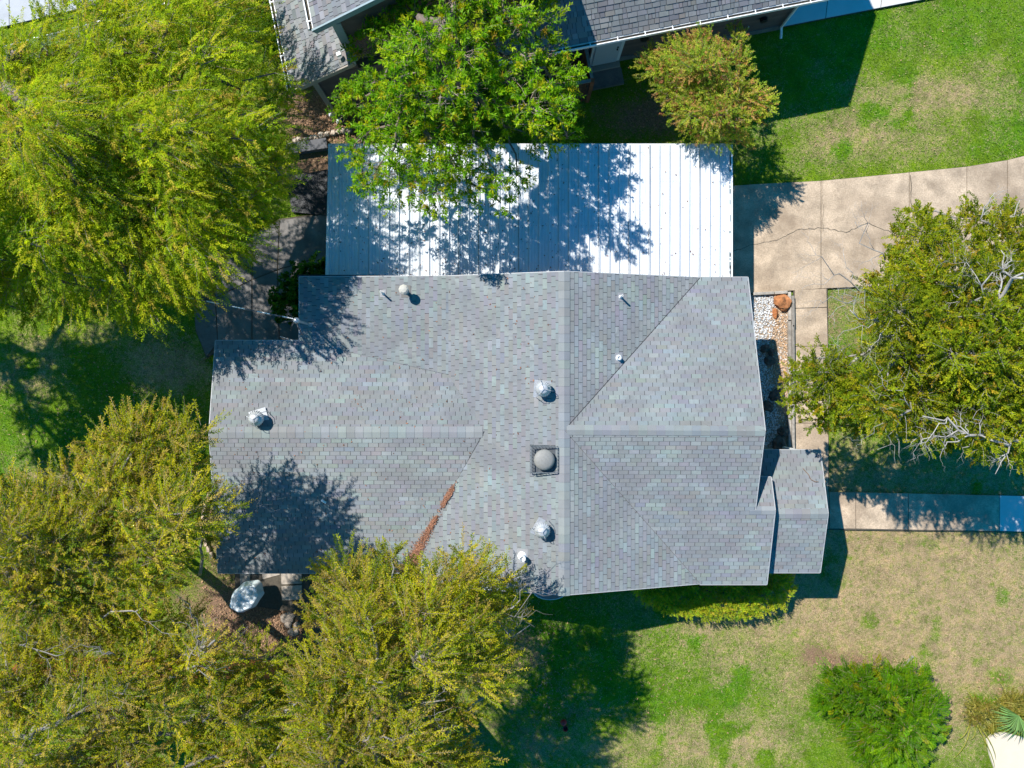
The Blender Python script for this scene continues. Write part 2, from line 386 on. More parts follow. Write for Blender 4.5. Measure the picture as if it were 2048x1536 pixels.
# neighbour's side walk
nw = [[(1548, 58), (1650, 38), (1665, -90), (1560, -70)], [(1650, 38), (1760, 17), (1775, -110), (1665, -90)], [(1760, 17), (1870, -4), (1890, -130), (1775, -110)], [(1870, -4), (2100, -50), (2100, -170), (1890, -130)]]
slabs('neighbour_walk', [(1548, 58), (1870, -4), (2100, -50), (2100, -170), (1560, -70)], nw, tinted('concrete_light', (.56, .55, .53), rough=.9, amount=.1, scale=2), .05, 'walk_slab')
# back patio in deep shade, broken slabs
pp = [[(388, 608), (432, 596), (437, 684), (414, 716), (392, 660)], [(432, 596), (505, 560), (505, 700), (437, 700)], [(505, 560), (556, 540), (560, 700), (505, 700)],
      [(556, 540), (622, 520), (622, 700), (560, 700)], [(505, 470), (560, 440), (556, 540), (505, 560)], [(560, 440), (680, 425), (680, 560), (622, 565), (622, 520), (556, 540)],
      [(432, 520), (505, 470), (505, 560), (432, 596)]]
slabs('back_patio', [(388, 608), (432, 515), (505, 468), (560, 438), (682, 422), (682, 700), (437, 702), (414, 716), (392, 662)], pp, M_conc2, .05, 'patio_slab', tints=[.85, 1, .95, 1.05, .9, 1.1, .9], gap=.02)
crack([(440, 625), (470, 622), (500, 655), (506, 690)], .02, None, .06) if False else None
# road at the far upper left
rd = [[(-120, 85), (20, 52), (20, -40), (-120, -40)], [(20, 52), (100, 33), (100, -60), (20, -40)], [(100, 33), (190, 12), (190, -70), (100, -60)], [(190, 12), (300, -14), (300, -90), (190, -70)]]
slabs('street', [(-120, 85), (190, 12), (300, -14), (300, -90), (-120, -40)], rd, tinted('street_concrete', (.42, .43, .45), rough=.85, amount=.2, scale=2), .04, 'street_slab')
# small pavers under the south eave, left
slabs('rear_pavers', [(470, 1130), (620, 1130), (620, 1230), (470, 1205)], [[(478, 1130), (503, 1130), (502, 1178), (480, 1180)], [(520, 1130), (560, 1130), (562, 1150), (525, 1160)],
      [(560, 1132), (605, 1132), (606, 1168), (562, 1170)], [(562, 1170), (606, 1168), (606, 1200), (563, 1202)]], M_stone, .04, 'paver', gap=.03)

# pebble beds beside the east wall: white stones near the house, tan pebbles by the timber
def blob(n=1, sub=1):
    bm = bmesh.new(); bmesh.ops.create_icosphere(bm, subdivisions=sub, radius=1); v = np.array([q.co[:] for q in bm.verts]); f = np.array([[a.index for a in q.verts] for q in bm.faces]); bm.free(); return v, f
ICOv, ICOf = blob()
def stones(name, pts, size, cols, mat, flat=.6, parent=None, kind='stuff'):
    n = len(pts); r = np.random.default_rng(len(pts)); v0 = ICOv[:, None, :]
    out = np.zeros((n, len(ICOv), 3))
    for i in range(n):
        s = size[i]*np.array([1, r.uniform(.6, 1), flat*r.uniform(.7, 1)]); q = ICOv*(1+r.uniform(-.22, .22, (len(ICOv), 1)))*s
        a = r.uniform(0, 6.28); R = np.array([[math.cos(a), -math.sin(a), 0], [math.sin(a), math.cos(a), 0], [0, 0, 1]]); out[i] = q @ R.T+pts[i]
    Fc = (ICOf[None]+np.arange(n)[:, None, None]*len(ICOv)).reshape(-1, 3)
    me = bpy.data.meshes.new(name); me.from_pydata(out.reshape(-1, 3).tolist(), [], Fc.tolist())
    ca = me.color_attributes.new('tint', 'FLOAT_COLOR', 'CORNER'); c_ = np.ones((len(Fc)*3, 4), np.float32)
    c_[:, :3] = np.repeat(cols, len(ICOf)*3, axis=0); ca.data.foreach_set('color', c_.ravel()); me.materials.append(mat)
    o_ = bpy.data.objects.new(name, me); C.objects.link(o_)
    if parent: o_.parent = parent
    return tag(o_, kind=kind)
mb = MB(); mb.prism([XY(*q) for q in [(1450, 588), (1580, 584), (1584, 900), (1450, 900)]], -.02, .02)
bed = mb.build('gravel_bed', tinted('bed_grit', (.36, .28, .21), rough=1, amount=.3)); tag(bed, kind='structure')
def scatter_px(n, x0, x1, y0, y1, z): return np.array([P(random.uniform(x0, x1), random.uniform(y0, y1), z)[:] for _ in range(n)])
def tanmask(x, y):      # tan pebbles lie in the right part, white stones left
    return x > np.interp(y, [585, 640, 700, 760, 900], [1556, 1545, 1532, 1540, 1565])+random.uniform(-9, 9)
w_, t_ = [], []
for _ in range(7600):
    x = random.uniform(1462, 1577); y = random.uniform(591, 898)
    (t_ if tanmask(x, y) else w_).append(P(x, y, .03+random.uniform(0, .02))[:])
w_ = np.array(w_); t_ = np.array(t_)
wc = np.repeat(rng.uniform(.45, .75, (len(w_), 1)), 3, 1); wc[rng.random(len(w_)) < .1] *= .45
stones('white_gravel', w_, rng.uniform(.018, .036, len(w_)), wc, M_peb, parent=bed)
tc = np.array([.50, .33, .20])*rng.uniform(.55, 1.45, (len(t_), 1)); tc[rng.random(len(t_)) < .14] = (.75, .72, .68)
stones('tan_pebbles', t_, rng.uniform(.015, .032, len(t_)), tc, M_peb, parent=bed)

# landscape timbers round the bed
tm = empty('timber_edging', P(1582, 740, 0), label='weathered grey landscape timbers framing the gravel bed by the concrete path', cat='edging')
def tim(a, b_, z, w, h, c):
    mb = MB(); o0 = Vector(tm.location); mb.bar(P(*a, z)-o0, P(*b_, z)-o0, w, h, (c, c, c)); mb.build('timber', M_wood, tm, bevel=.012)
for i, (y0, y1) in enumerate([(584, 640), (642, 720), (722, 800), (802, 895)]):
    tim((1578, y0), (1579, y1), .09, .10, .14, random.uniform(.9, 1.5)); tim((1584.5, y0+8), (1585.5, min(y1+14, 897)), .12, .09, .18, random.uniform(.8, 1.2))
tim((1506, 588), (1547, 586), .09, .1, .13, 1.2); tim((1549, 586), (1574, 584.5), .10, .1, .15, 1.4)

def rock(name, px, py, sx, sy, sz, rz, label, cat='boulder', mat=None, z=0.0, seed=1, tint=(1, 1, 1), group=None):
    bm = bmesh.new(); bmesh.ops.create_icosphere(bm, subdivisions=3, radius=1)
    for v in bm.verts:
        n_ = mnoise.fractal(v.co*1.3+Vector((seed*3.1, seed, 0)), 1.0, 2.0, 4); c1 = mnoise.cell(v.co*2+Vector((seed, 0, seed)))
        v.co *= 1+.34*n_+.06*c1; v.co.x *= sx; v.co.y *= sy; v.co.z *= sz
        if v.co.z < -.3*sz: v.co.z = -.3*sz
    me = bpy.data.meshes.new(name); bm.to_mesh(me); bm.free(); me.materials.append(mat or M_rock)
    ca = me.color_attributes.new('tint', 'FLOAT_COLOR', 'CORNER'); c_ = np.ones((len(me.loops), 4), np.float32); c_[:, :3] = tint; ca.data.foreach_set('color', c_.ravel())
    o_ = bpy.data.objects.new(name, me); C.objects.link(o_); p = P(px, py, z); o_.location = (p.x, p.y, z+.3*sz); o_.rotation_euler = (0, 0, rz)
    return tag(o_, label, cat, group)
rock('boulder', 1563, 605, .26, .33, .26, .5, 'large rusty orange boulder in the top corner of the gravel bed', seed=3, tint=(1.25, 1.1, 1))
rock('boulder', 1549, 627, .10, .17, .12, .1, 'small rusty orange rock touching the lower left of the large boulder', seed=5, tint=(1.4, 1.1, .9))
for (x, y, s, sd, lb) in [(1528, 697, .17, 7, 'dark rock highest in the shaded strip of white gravel'), (1541, 704, .14, 8, 'dark rock right beside the highest shaded rock in the gravel'),
                      (1538, 722, .20, 9, 'dark brown rock just below the pair of shaded rocks in the gravel'), (1549, 790, .24, 10, 'tall dark rock at the foot of the overhanging oak leaves, in gravel'),
                      (1534, 812, .22, 12, 'black rock close to the house wall under the eave shade'), (1565, 862, .2, 13, 'dark rock by the timber near the porch corner'), (1556, 888, .28, 14, 'broad dark rock at the porch end of the gravel bed')]:
    rock('rock', x, y, s, s*.8, s*.8, sd, lb, 'rock', mat=M_stone, seed=sd, tint=(.3, .25, .24), group='dark rocks in the gravel bed')

# ------------------------------------------------------------------ shingled roofs
def clip(poly, a, b_, c_):      # keep a*x+b*y<=c
    out = []
    for i in range(len(poly)):
        p, q = poly[i], poly[(i+1) % len(poly)]; dp_ = a*p[0]+b_*p[1]-c_; dq = a*q[0]+b_*q[1]-c_
        if dp_ <= 0: out.append(p)
        if (dp_ < 0 < dq) or (dq < 0 < dp_):
            tt = dp_/(dp_-dq); out.append((p[0]+(q[0]-p[0])*tt, p[1]+(q[1]-p[1])*tt))
    return out
def clip_convex(poly, conv):
    A = sum(conv[i][0]*conv[(i+1) % len(conv)][1]-conv[(i+1) % len(conv)][0]*conv[i][1] for i in range(len(conv)))
    cv = conv if A > 0 else conv[::-1]
    for i in range(len(cv)):
        p, q = cv[i], cv[(i+1) % len(cv)]; ex, ey = q[0]-p[0], q[1]-p[1]
        poly = clip(poly, ey, -ex, ey*p[0]-ex*p[1])
        if len(poly) < 3: return []
    return poly
TABCOL = [((.255, .255, .268), 10), ((.225, .228, .262), 8), ((.245, .225, .222), 7), ((.275, .272, .275), 7), ((.305, .335, .335), 8), ((.26, .285, .285), 5), ((.235, .215, .20), 3), ((.345, .385, .385), 3)]
NBCOL = [((.27, .27, .275), 10), ((.33, .33, .33), 6), ((.20, .195, .205), 6), ((.155, .15, .165), 3), ((.285, .245, .225), 6), ((.37, .375, .36), 4), ((.24, .235, .25), 6)]
_m = np.array([.275, .278, .288])
TABCOL = [(tuple((_m+(np.array(c_)-_m)*.46)*np.array([.83, .865, .85])), w) for c_, w in TABCOL]
NBCOL = [(tuple((.27+(np.array(c_)-.27)*.7)*np.array([.76, .79, .80])), w) for c_, w in NBCOL]
def pick(cols):
    r = random.uniform(0, sum(w for _, w in cols))
    for c_, w in cols:
        r -= w
        if r <= 0: return c_
    return cols[0][0]
class Roof:
    def __init__(s, parent, cols, exposure=.127, tab=.305, var=False, gap=.014):
        s.parent = parent; s.cols = cols; s.e = exposure; s.t = tab; s.var = var; s.gap = gap; s.full = []; s.rest = MB(); s.deck = MB(); s.under = MB()
    def plane(s, tris, downdir, convs, thick=.10, phase=0.0):
        """tris: function (x,y)->z ; downdir: horizontal downslope unit vector ; convs: convex xy polygons (world)"""
        z = lambda x, y: tris(x, y)
        o_ = Vector((0, 0, z(0, 0))); dx = Vector((downdir[0], downdir[1], z(*downdir)-z(0, 0))); vd = dx.normalized()
        ud = Vector((-downdir[1], downdir[0], 0)); ud = Vector((ud.x, ud.y, z(ud.x, ud.y)-z(0, 0))).normalized()
        if ud.cross(-vd).z < 0: ud = -ud
        nn = ud.cross(-vd).normalized()
        M = Matrix(((ud.x, -vd.x, nn.x, o_.x), (ud.y, -vd.y, nn.y, o_.y), (ud.z, -vd.z, nn.z, o_.z), (0, 0, 0, 1)))   # local: x along course, y upslope
        Mi = M.inverted()
        for cv in convs:
            top3 = [Vector((x, y, z(x, y))) for x, y in cv]
            A = sum(cv[i][0]*cv[(i+1) % len(cv)][1]-cv[(i+1) % len(cv)][0]*cv[i][1] for i in range(len(cv)))
            if A < 0: top3 = top3[::-1]
            s.deck.face([p-Vector((0, 0, .004)) for p in top3]); s.under.face([p-Vector((0, 0, thick)) for p in top3][::-1])
            for i in range(len(top3)):
                a, b_ = top3[i], top3[(i+1) % len(top3)]; d_ = Vector((0, 0, thick))
                s.under.face([a-d_, b_-d_, b_-Vector((0, 0, .004)), a-Vector((0, 0, .004))])
        L = [[(Mi @ Vector((x, y, z(x, y)))).xy[:] for x, y in cv] for cv in convs]
        ally = [q[1] for l in L for q in l]; allx = [q[0] for l in L for q in l]
        y0 = min(ally); r = 0; y = y0
        while y < max(ally):
            x = min(allx)-s.t*2-((r*.6+phase) % 1.0)*s.t+random.uniform(-.008, .008); run = 0
            while x < max(allx):
                w = s.t*(random.choice([.35, .5, .62, .8, 1.0]) if s.var else 1.0)
                if run <= 0: col = pick(s.cols); run = random.choice([1, 1, 1, 2]) if not s.var else 1
                run -= 1; col = tuple(c_*random.uniform(.95, 1.05) for c_ in col)
                cell = [(x+s.gap/2, y), (x+w-s.gap/2, y), (x+w-s.gap/2, y+s.e), (x+s.gap/2, y+s.e)]
                hb = .010+(random.choice([0, .006]) if s.var else 0)
                for l in L:
                    c2 = clip_convex(cell, l)
                    if len(c2) < 3: continue
                    ar = abs(sum(c2[i][0]*c2[(i+1) % len(c2)][1]-c2[(i+1) % len(c2)][0]*c2[i][1] for i in range(len(c2))))/2
                    if ar < 2e-5: continue
                    full = abs(ar-(w-s.gap)*s.e) < 1e-5
                    if full:
                        q = M @ Vector((x, y, 0)); inv = abs(q.x/(H-q.z)*F) < 1020 and abs(q.y/(H-q.z)*F) < 764
                        s.full.append((M @ Matrix.Translation((x+w/2, y, 0)), col, q.z-(0 if inv else 100), round(w-s.gap, 4), .0015+hb)); continue
                    hgt = lambda q: .0015+hb*(1-(q[1]-y)/s.e)
                    s.rest.face([M @ Vector((q[0], q[1], hgt(q))) for q in c2], col)
                    for i in range(len(c2)):
                        a, b_ = c2[i], c2[(i+1) % len(c2)]
                        if abs(a[1]-y) < 1e-4 and abs(b_[1]-y) < 1e-4 or abs(a[0]-b_[0]) < 1e-4:
                            s.rest.face([M @ Vector((a[0], a[1], 0)), M @ Vector((b_[0], b_[1], 0)), M @ Vector((b_[0], b_[1], hgt(b_))), M @ Vector((a[0], a[1], hgt(a)))], tuple(.3*c_ for c_ in col))  # same painted-in shadow tint on the edges of clipped tabs
                x += w
            y += s.e; r += 1
    def finish(s):
        # the 300 full tabs nearest the camera are objects of their own; the rest are one mesh
        s.full.sort(key=lambda q: -q[2]); ind, rest = s.full[:300], s.full[300:]
        e = s.e
        def tabfaces(w, h):
            a = [(-w/2, 0, h), (w/2, 0, h), (w/2, e, .0015), (-w/2, e, .0015)]; lo = [(-w/2, 0, 0), (w/2, 0, 0), (w/2, e, 0), (-w/2, e, 0)]
            return [(a, 1), ([lo[0], lo[1], a[1], a[0]], .3), ([lo[1], lo[2], a[2], a[1]], .4), ([lo[3], lo[0], a[0], a[3]], .4)]  # butt and side faces tinted darker, painting in the shadow lines between rows
        for Mx, col, _, w, h in rest:
            for f, k_ in tabfaces(w, h): s.rest.face([Mx @ Vector(q) for q in f], tuple(c_*k_ for c_ in col))
        cache = {}
        for Mx, col, _, w, h in ind:
            key = tuple(round(c_*50) for c_ in col)+(w, round(h, 4))
            if key not in cache:
                mb = MB()
                for f, k_ in tabfaces(w, h): mb.face([Vector(q) for q in f], tuple(c_*k_ for c_ in col))
                o_ = mb.build('shingle', M_shingle, s.parent); cache[key] = o_.data
            else:
                o_ = bpy.data.objects.new('shingle', cache[key]); C.objects.link(o_); o_.parent = s.parent
            o_.matrix_local = Mx
        tag(s.rest.build('shingles', M_shingle, s.parent), kind='stuff')
        s.deck.build('roof_deck', M_under, s.parent); s.under.build('soffit', M_siding_w, s.parent)
def edge_strip(mb, a, b_, w=.022, h=.05, dz=-.018): mb.bar(Vector(a)+Vector((0, 0, dz)), Vector(b_)+Vector((0, 0, dz)), w, h)
def ridgecaps(parent, a, b_, down1, down2, half=.2, name='ridge_cap', step=.25):
    """folded cap shingles along a ridge; down1/down2 are downslope unit 3D vectors"""
    a = Vector(a); b_ = Vector(b_); d = (b_-a); n = max(1, int(d.length/step)); d = d/n
    for i in range(n):
        p = a+d*i; q = a+d*(i+1.12); c_ = tuple(x*random.uniform(.96, 1.04) for x in pick(TABCOL[:6])); mb = MB(); up = Vector((0, 0, .014)); up2 = Vector((0, 0, .022))
        mb.face([p+up+down1*half, q+up2+down1*half, q+up2, p+up] if True else [], c_); mb.face([p+up, q+up2, q+up2+down2*half, p+up+down2*half], c_)
        mb.face([q+up2+down1*half, q+down1*half, q, q+up2], tuple(.5*x for x in c_)); mb.face([q+up2, q, q+down2*half, q+up2+down2*half], tuple(.5*x for x in c_))
        mb.face([p+up+down1*half, p+down1*half, q+down1*half, q+up2+down1*half], tuple(.6*x for x in c_)); mb.face([p+up+down2*half, q+up2+down2*half, q+down2*half, p+down2*half], tuple(.6*x for x in c_))
        mb.build(name, M_valley, parent)

house = empty('house', (0, 0, 0), label='low grey shingled house filling the middle, with cross gables and roof turbines', cat='house')
ZR, XR = 4.17, 1.50
mw1 = lambda x, y: ZR-.25*(XR-x)
mw2 = lambda x, y: mw1(-1.9, 0)-.042*(-1.9-x)
me_ = lambda x, y: ZR-.278*(x-XR)
cn = lambda x, y: ZR-.256*(y+1.32)
cs = lambda x, y: ZR+.247*(y+1.32)
wz = mw1(-.82, 0)
wnp = lambda x, y: wz-.17*(y+1.43)
wsp = lambda x, y: wz+.153*(y+1.43)
def ray(pl, px, py):        # photo pixel -> point of a roof plane
    a = pl(0, 0); b_ = pl(1, 0)-a; c_ = pl(0, 1)-a; kx = (px-1024)/F; ky = (768-py)/F
    D = (H-a)/(1+b_*kx+c_*ky); return (kx*D, ky*D)
YN, YS = 3.23, -6.06
R = Roof(house, TABCOL)
kink = (-1.9, .28); vt = (-.82, -1.40); wtop = 1.31; WX = -8.95; SYW = -5.76
vb = (-3.26, SYW)     # foot of the south-west valley
# main west slope (upper), split into convex pieces
R.plane(mw1, (-1, 0), [[(XR, YN), (-1.9, YN), kink, vt, (XR, -1.40)], [(XR, -1.40), vt, vb, (-3.3, YS), (XR, YS)]])
R.plane(mw2, (-1, 0), [[(-1.9, YN), (-6.42, YN), (-6.42, wtop), kink]], phase=.35)
R.plane(wnp, (0, 1), [[vt, kink, (-6.42, wtop), (WX, wtop), (WX, -1.43)]])
R.plane(wsp, (0, -1), [[vt, (WX, -1.43), (WX, SYW), vb]])
xe = 5.71
R.plane(me_, (1, 0), [[(XR, YN), (XR, -1.32), (xe, YN)], [(XR, -1.32), (XR, YS), (xe, YS)]])
RX = 7.16; RX2 = 7.76; YP = -3.74
R.plane(cn, (0, 1), [[(XR, -1.32), (RX+.11, -1.35), (RX, 3.24), (xe, 3.24)]])
R.plane(cs, (0, -1), [[(XR, -1.32), (RX+.11, -1.35), (RX+.03, YP), (XR+(xe-XR)*(YP+1.32)/(-6.09+1.32), YP)], [(XR+(xe-XR)*(YP+1.32)/(-6.09+1.32), YP), (RX+.03, YP), (RX+.02, -6.09), (xe, -6.09)], [(RX+.03, YP), (RX2+.02, YP), (RX2-.02, -6.09), (RX+.02, -6.09)]])
zpr = cs(0, YP)
ipn = lambda x, y: zpr-.36*(y-YP)
R.plane(ipn, (0, 1), [[(6.6, YP+.001), (RX2+.02, YP+.001), (RX2+.02, -2.80), (6.95, -2.80)]])
# lower outer porch roof
OX = 9.51; OZ = 3.2; OY = -3.91
opn = lambda x, y: OZ-.295*(y-OY)
ops = lambda x, y: OZ+.288*(y-OY)
R.plane(opn, (0, 1), [[(7.3, OY), (OX, OY), (OX, -2.04), (7.3, -2.04)]])
R.plane(ops, (0, -1), [[(7.3, OY), (7.3, -5.82), (OX, -5.82), (OX, OY)]])
R.finish()
def dn(pl, d): return Vector((d[0], d[1], pl(*d)-pl(0, 0))).normalized()
ridgecaps(house, (XR, YN, ZR), (XR, YS, ZR), dn(mw1, (-1, 0)), dn(me_, (1, 0)), half=.17)
ridgecaps(house, (RX+.11, -1.35, ZR), (XR+.1, -1.32, ZR), dn(cn, (0, 1)), dn(cs, (0, -1)), half=.15)
ridgecaps(house, (WX, -1.43, wz), (-.9, -1.42, wz), dn(wnp, (0, 1)), dn(wsp, (0, -1)), half=.17)
ridgecaps(house, (RX2+.02, YP, zpr), (RX-.1, YP, zpr), dn(ipn, (0, 1)), dn(cs, (0, -1)), half=.13)
ridgecaps(house, (OX, OY, OZ), (7.5, OY, OZ), dn(opn, (0, 1)), dn(ops, (0, -1)), half=.15)
# drip edges along every eave and rake
def edges(pts):
    for (x0, y0, p0), (x1, y1, p1) in pts:
        mb = MB(); edge_strip(mb, (x0, y0, p0(x0, y0)), (x1, y1, p1(x1, y1))); mb.build('drip_edge', M_drip, house)
e_ = lambda a, pl, b_, pl2=None: ((a[0], a[1], pl), (b_[0], b_[1], pl2 or pl))
edges([e_((XR, YN+.01), mw1, (-1.9, YN+.01)), e_((-1.9, YN+.01), mw2, (-6.43, YN+.01)), e_((-6.43, YN), mw2, (-6.43, wtop)), e_((-6.43, wtop+.01), wnp, (WX, wtop+.01)),
       e_((WX-.01, wtop), wnp, (WX-.01, -1.43)), e_((WX-.01, -1.43), wsp, (WX-.01, SYW)), e_((WX, SYW-.01), wsp, (vb[0], SYW-.01)), e_((-3.3, YS-.01), mw1, (XR, YS-.01)),
       e_((XR, YN+.01), me_, (xe, YN+.01)), e_((xe, 3.25), cn, (RX, 3.25)), e_((RX+.01, 3.24), cn, (RX+.12, -1.35)), e_((RX+.12, -1.35), cs, (RX+.04, YP)),
       e_((RX2+.03, YP), cs, (RX2-.01, -6.09)), e_((XR, YS-.01), me_, (xe, YS-.01)), e_((xe, -6.10), cs, (RX2-.02, -6.10)), e_((RX2+.03, YP), ipn, (RX2+.03, -2.8)), e_((6.95, -2.79), ipn, (RX2+.02, -2.79)),
       e_((OX+.01, OY), opn, (OX+.01, -2.04)), e_((OX+.01, OY), ops, (OX+.01, -5.82)), e_((7.3, -2.03), opn, (OX, -2.03)), e_((7.3, -5.83), ops, (OX, -5.83)), e_((7.29, OY), opn, (7.29, -2.03)), e_((7.29, OY), ops, (7.29, -5.83))])
# thin dark open valleys
def valley(a, b_, pl, w=.018):
    mb = MB(); a3 = Vector((*a, pl(*a)+.016)); b3 = Vector((*b_, pl(*b_)+.016)); mb.bar(a3, b3, w, .006, (.9, .9, .9)); mb.build('valley_flashing', M_under, house)
valley((XR+.02, -1.30), (xe, YN), me_); valley((XR+.02, -1.34), (xe, YS), me_, .006); valley(vt, vb, wsp, .012); 
# walls under the roofs
def wallbox(poly, z1, name='wall', mat=None):
    mb = MB(); mb.prism(poly, 0, z1); mb.build(name, mat or M_brick, house)
wallbox([(-8.5, .9), (-6.0, .9), (-6.0, 2.85), (6.6, 2.85), (6.6, -5.65), (-8.5, -5.35)], 2.86)
wallbox([(6.6, -2.95), (7.2, -2.95), (7.2, -5.6), (6.6, -5.6)], 2.5, 'porch_wall')
for (x, y) in [(9.3, -2.2), (9.3, -5.6), (9.3, -3.9)]:
    mb = MB(); mb.box(x-.06, x+.06, y-.06, y+.06, 0, 2.5+(.4 if y == -3.9 else 0)); mb.build('porch_post', M_whitep, house)
mb = MB(); mb.prism([(7.2, -2.2), (9.4, -2.2), (9.4, -5.6), (7.2, -5.6)], 0, .12); mb.build('porch_floor', M_conc, house)
mb = MB(); mb.box(7.2, 7.24, -4.4, -3.5, .12, 2.15); d0 = mb.build('door', M_door, house)
for (x0, x1, y, nrm) in [(-7.8, -6.6, .9, 1), (-7.9, -6.9, -5.36, -1), (-5.0, -3.8, -5.42, -1), (-.5, .7, -5.53, -1), (3.4, 4.8, -5.6, -1)]:
    mb = MB(); mb.box(x0, x1, y-.04, y+.04, .9, 2.1); w0 = mb.build('window', M_whitep, house)
    mb = MB(); mb.box(x0+.06, x1-.06, y-.05, y+.05, .96, 2.04); mb.build('pane', M_glass, w0)

# ---------------- things fixed on the roof
def at(pl, px, py): x, y = ray(pl, px, py); return Vector((x, y, pl(x, y)))
def turbine(p, rot, nrm_tilt, scale=1.0):
    r_ = empty('turbine_vent', p, rot, parent=house); s = scale
    mb = MB(); tl = Matrix.Rotation(nrm_tilt, 4, 'Y'); mb.box(-.26*s, .26*s, -.26*s, .26*s, .012, .02, tl); mb.lathe([(.17*s, -.03), (.15*s, .16*s)], 20); mb.build('base', M_galv, r_)
    mb = MB(); n = 22; zb, zt = .17*s, .46*s
    for k_ in range(n):                                     # curved overlapping vanes make the ball
        a0 = 2*math.pi*k_/n; a1 = a0+2*math.pi/n*1.25; prev = None
        for j in range(8):
            f = j/7; z = zb+(zt-zb)*f; rr = s*(.155+.085*math.sin(math.pi*min(1, f*1.02))**.8)*(1-.42*f**3)
            p0 = (rr*1.03*math.cos(a0), rr*1.03*math.sin(a0), z); p1 = (rr*.93*math.cos(a1), rr*.93*math.sin(a1), z)
            if prev: mb.face([prev[0], prev[1], p1, p0])
            prev = (p0, p1)
    mb.build('vane_ball', M_galv, r_, smooth=False)
    mb = MB(); mb.lathe([(.145*s, .452*s), (.15*s, .47*s), (.10*s, .50*s), (.03*s, .515*s)], 20); mb.build('cap', M_galv, r_, smooth=True)
    mb = MB()
    for k_ in range(3):
        a = k_*2.094+.4; c_, s_2 = math.cos(a), math.sin(a)
        mb.tube([(c_*.31*s, s_2*.31*s, .0), (c_*.29*s, s_2*.29*s, .34*s), (c_*.20*s, s_2*.20*s, .52*s), (0, 0, .55*s)], .009, 6)
    mb.build('brace_wire', M_galv, r_)
turbine(at(wnp, 519, 836), .3, 0); turbine(at(mw1, 1085.5, 778), 1.5, -.24); turbine(at(mw1, 1083.5, 1057), 2.6, -.24)
# square curb with wire guard and round hood
p = at(mw1, 1088, 918); fan = empty('exhaust_fan', p, 0, parent=house)
mb = MB(); mb.box(-.37, .37, -.38, .38, -.12, .045, Matrix.Rotation(-.12, 4, 'Y')); mb.build('curb', tinted('curb_metal', (.10, .11, .12), rough=.5, metallic=.5), fan)
mb = MB()
for (a, b_) in [((-1, -1), (1, -1)), ((1, -1), (1, 1)), ((1, 1), (-1, 1)), ((-1, 1), (-1, -1))]:
    for r_, z_ in ((.40, .04), (.37, .2)): mb.bar((a[0]*r_, a[1]*r_, z_), (b_[0]*r_, b_[1]*r_, z_), .02, .02)
    for k_ in range(9):
        f = k_/8; q = ((a[0]+(b_[0]-a[0])*f), (a[1]+(b_[1]-a[1])*f)); mb.bar((q[0]*.40, q[1]*.40, .04), (q[0]*.37, q[1]*.37, .2), .008, .008)
mb.build('wire_guard', tinted('guard_metal', (.16, .18, .19), rough=.5, metallic=.4), fan)
mb = MB(); mb.lathe([(.16, .0), (.16, .16), (.28, .17), (.305, .21), (.285, .27), (.2, .315), (.08, .335), (.02, .34)], 24); mb.build('hood', tinted('hood_metal', (.24, .235, .22), rough=.6, amount=.15), fan, smooth=True)
# pipes through the roof
def pipe(pl, px, py, h, r, mat, flash=.16, cap=None, name='vent_pipe'):
    p = at(pl, px, py); r_ = empty(name, p, 0, parent=house)
    mb = MB(); mb.lathe([(r, -.1), (r, h), (r*.8, h), (r*.8, h-.05)], 12); mb.build('pipe', mat, r_)
    mb = MB(); d = dn(pl, (1, 0)); d2 = dn(pl, (0, 1)); n_ = d.cross(d2)
    q = [d*a*flash+d2*b_*flash*1.3+n_*.014 for a, b_ in ((-1, -1), (1, -1), (1, 1), (-1, 1))]; mb.face(q, (.32, .32, .34)); mb.lathe([(r*2.1, .0), (r*1.5, .06), (r*1.02, .09)], 12); mb.build('flashing', mat, r_)
    if cap == 'hood':
        mb = MB(); mb.lathe([(.13, h-.02), (.15, h+.01), (.15, h+.1), (.10, h+.14), (.02, h+.15)], 8); mb.build('cap', mat, r_)
    if cap == 'tee':
        mb = MB(); mb.tube([(-.13, 0, h+.02), (.13, 0, h+.02)], r*1.1, 10); mb.build('cap', mat, r_)
    if cap == 'collar':
        mb = MB(); mb.lathe([(r*1.25, h-.12), (r*1.25, h), (r*.85, h), (r*.85, h-.1)], 14); mb.build('cap', mat, r_)
pipe(mw2, 766, 587, .40, .028, M_whitep, .09); pipe(mw2, 812, 583, .38, .055, M_beige, .14, 'hood')
pipe(me_, 1241, 594, .36, .03, M_whitep, .10); pipe(me_, 1237, 716, .16, .05, M_whitep, .12, 'collar'); pipe(mw1, 1045, 1112, .34, .07, M_whitep, .16, 'collar')
mb = MB(); p = at(wsp, 648, 1002); mb.bar(p+Vector((-.07, .03, .03)), p+Vector((.07, -.05, .03)), .06, .03); mb.build('loose_flashing', M_whitep, house)
# service mast with weatherhead
ms = empty('service_mast', (-6.08, 1.79, mw2(-6.08, 0)), 0, parent=house); hm = 4.62-ms.location.z
mb = MB(); mb.tube([(0, 0, -.3), (0, 0, hm-.14)], .032, 10); mb.lathe([(.075, 0), (.05, .05), (.034, .07)], 12); mb.build('pipe', M_galv, ms)
mb = MB(); mb.lathe([(.05, hm-.16), (.085, hm-.12), (.09, hm-.04), (.05, hm+.01), (.01, hm+.02)], 14); mb.build('weatherhead', M_galv, ms, smooth=True)
mb = MB()
for k_ in range(4):
    a = 2.4+k_*.9; rr = .34+.1*(k_ % 2); c_, s_2 = math.cos(a), math.sin(a)
    mb.tube([(0, 0, hm-.06), (c_*rr*.5, s_2*rr*.5, hm+.05), (c_*rr, s_2*rr, hm-.10), (c_*rr*.8-.1, s_2*rr*.6, hm-.30), (-.12, .02, hm-.22)], .011, 6)
mb.build('wire_loop', M_darkwire, ms)
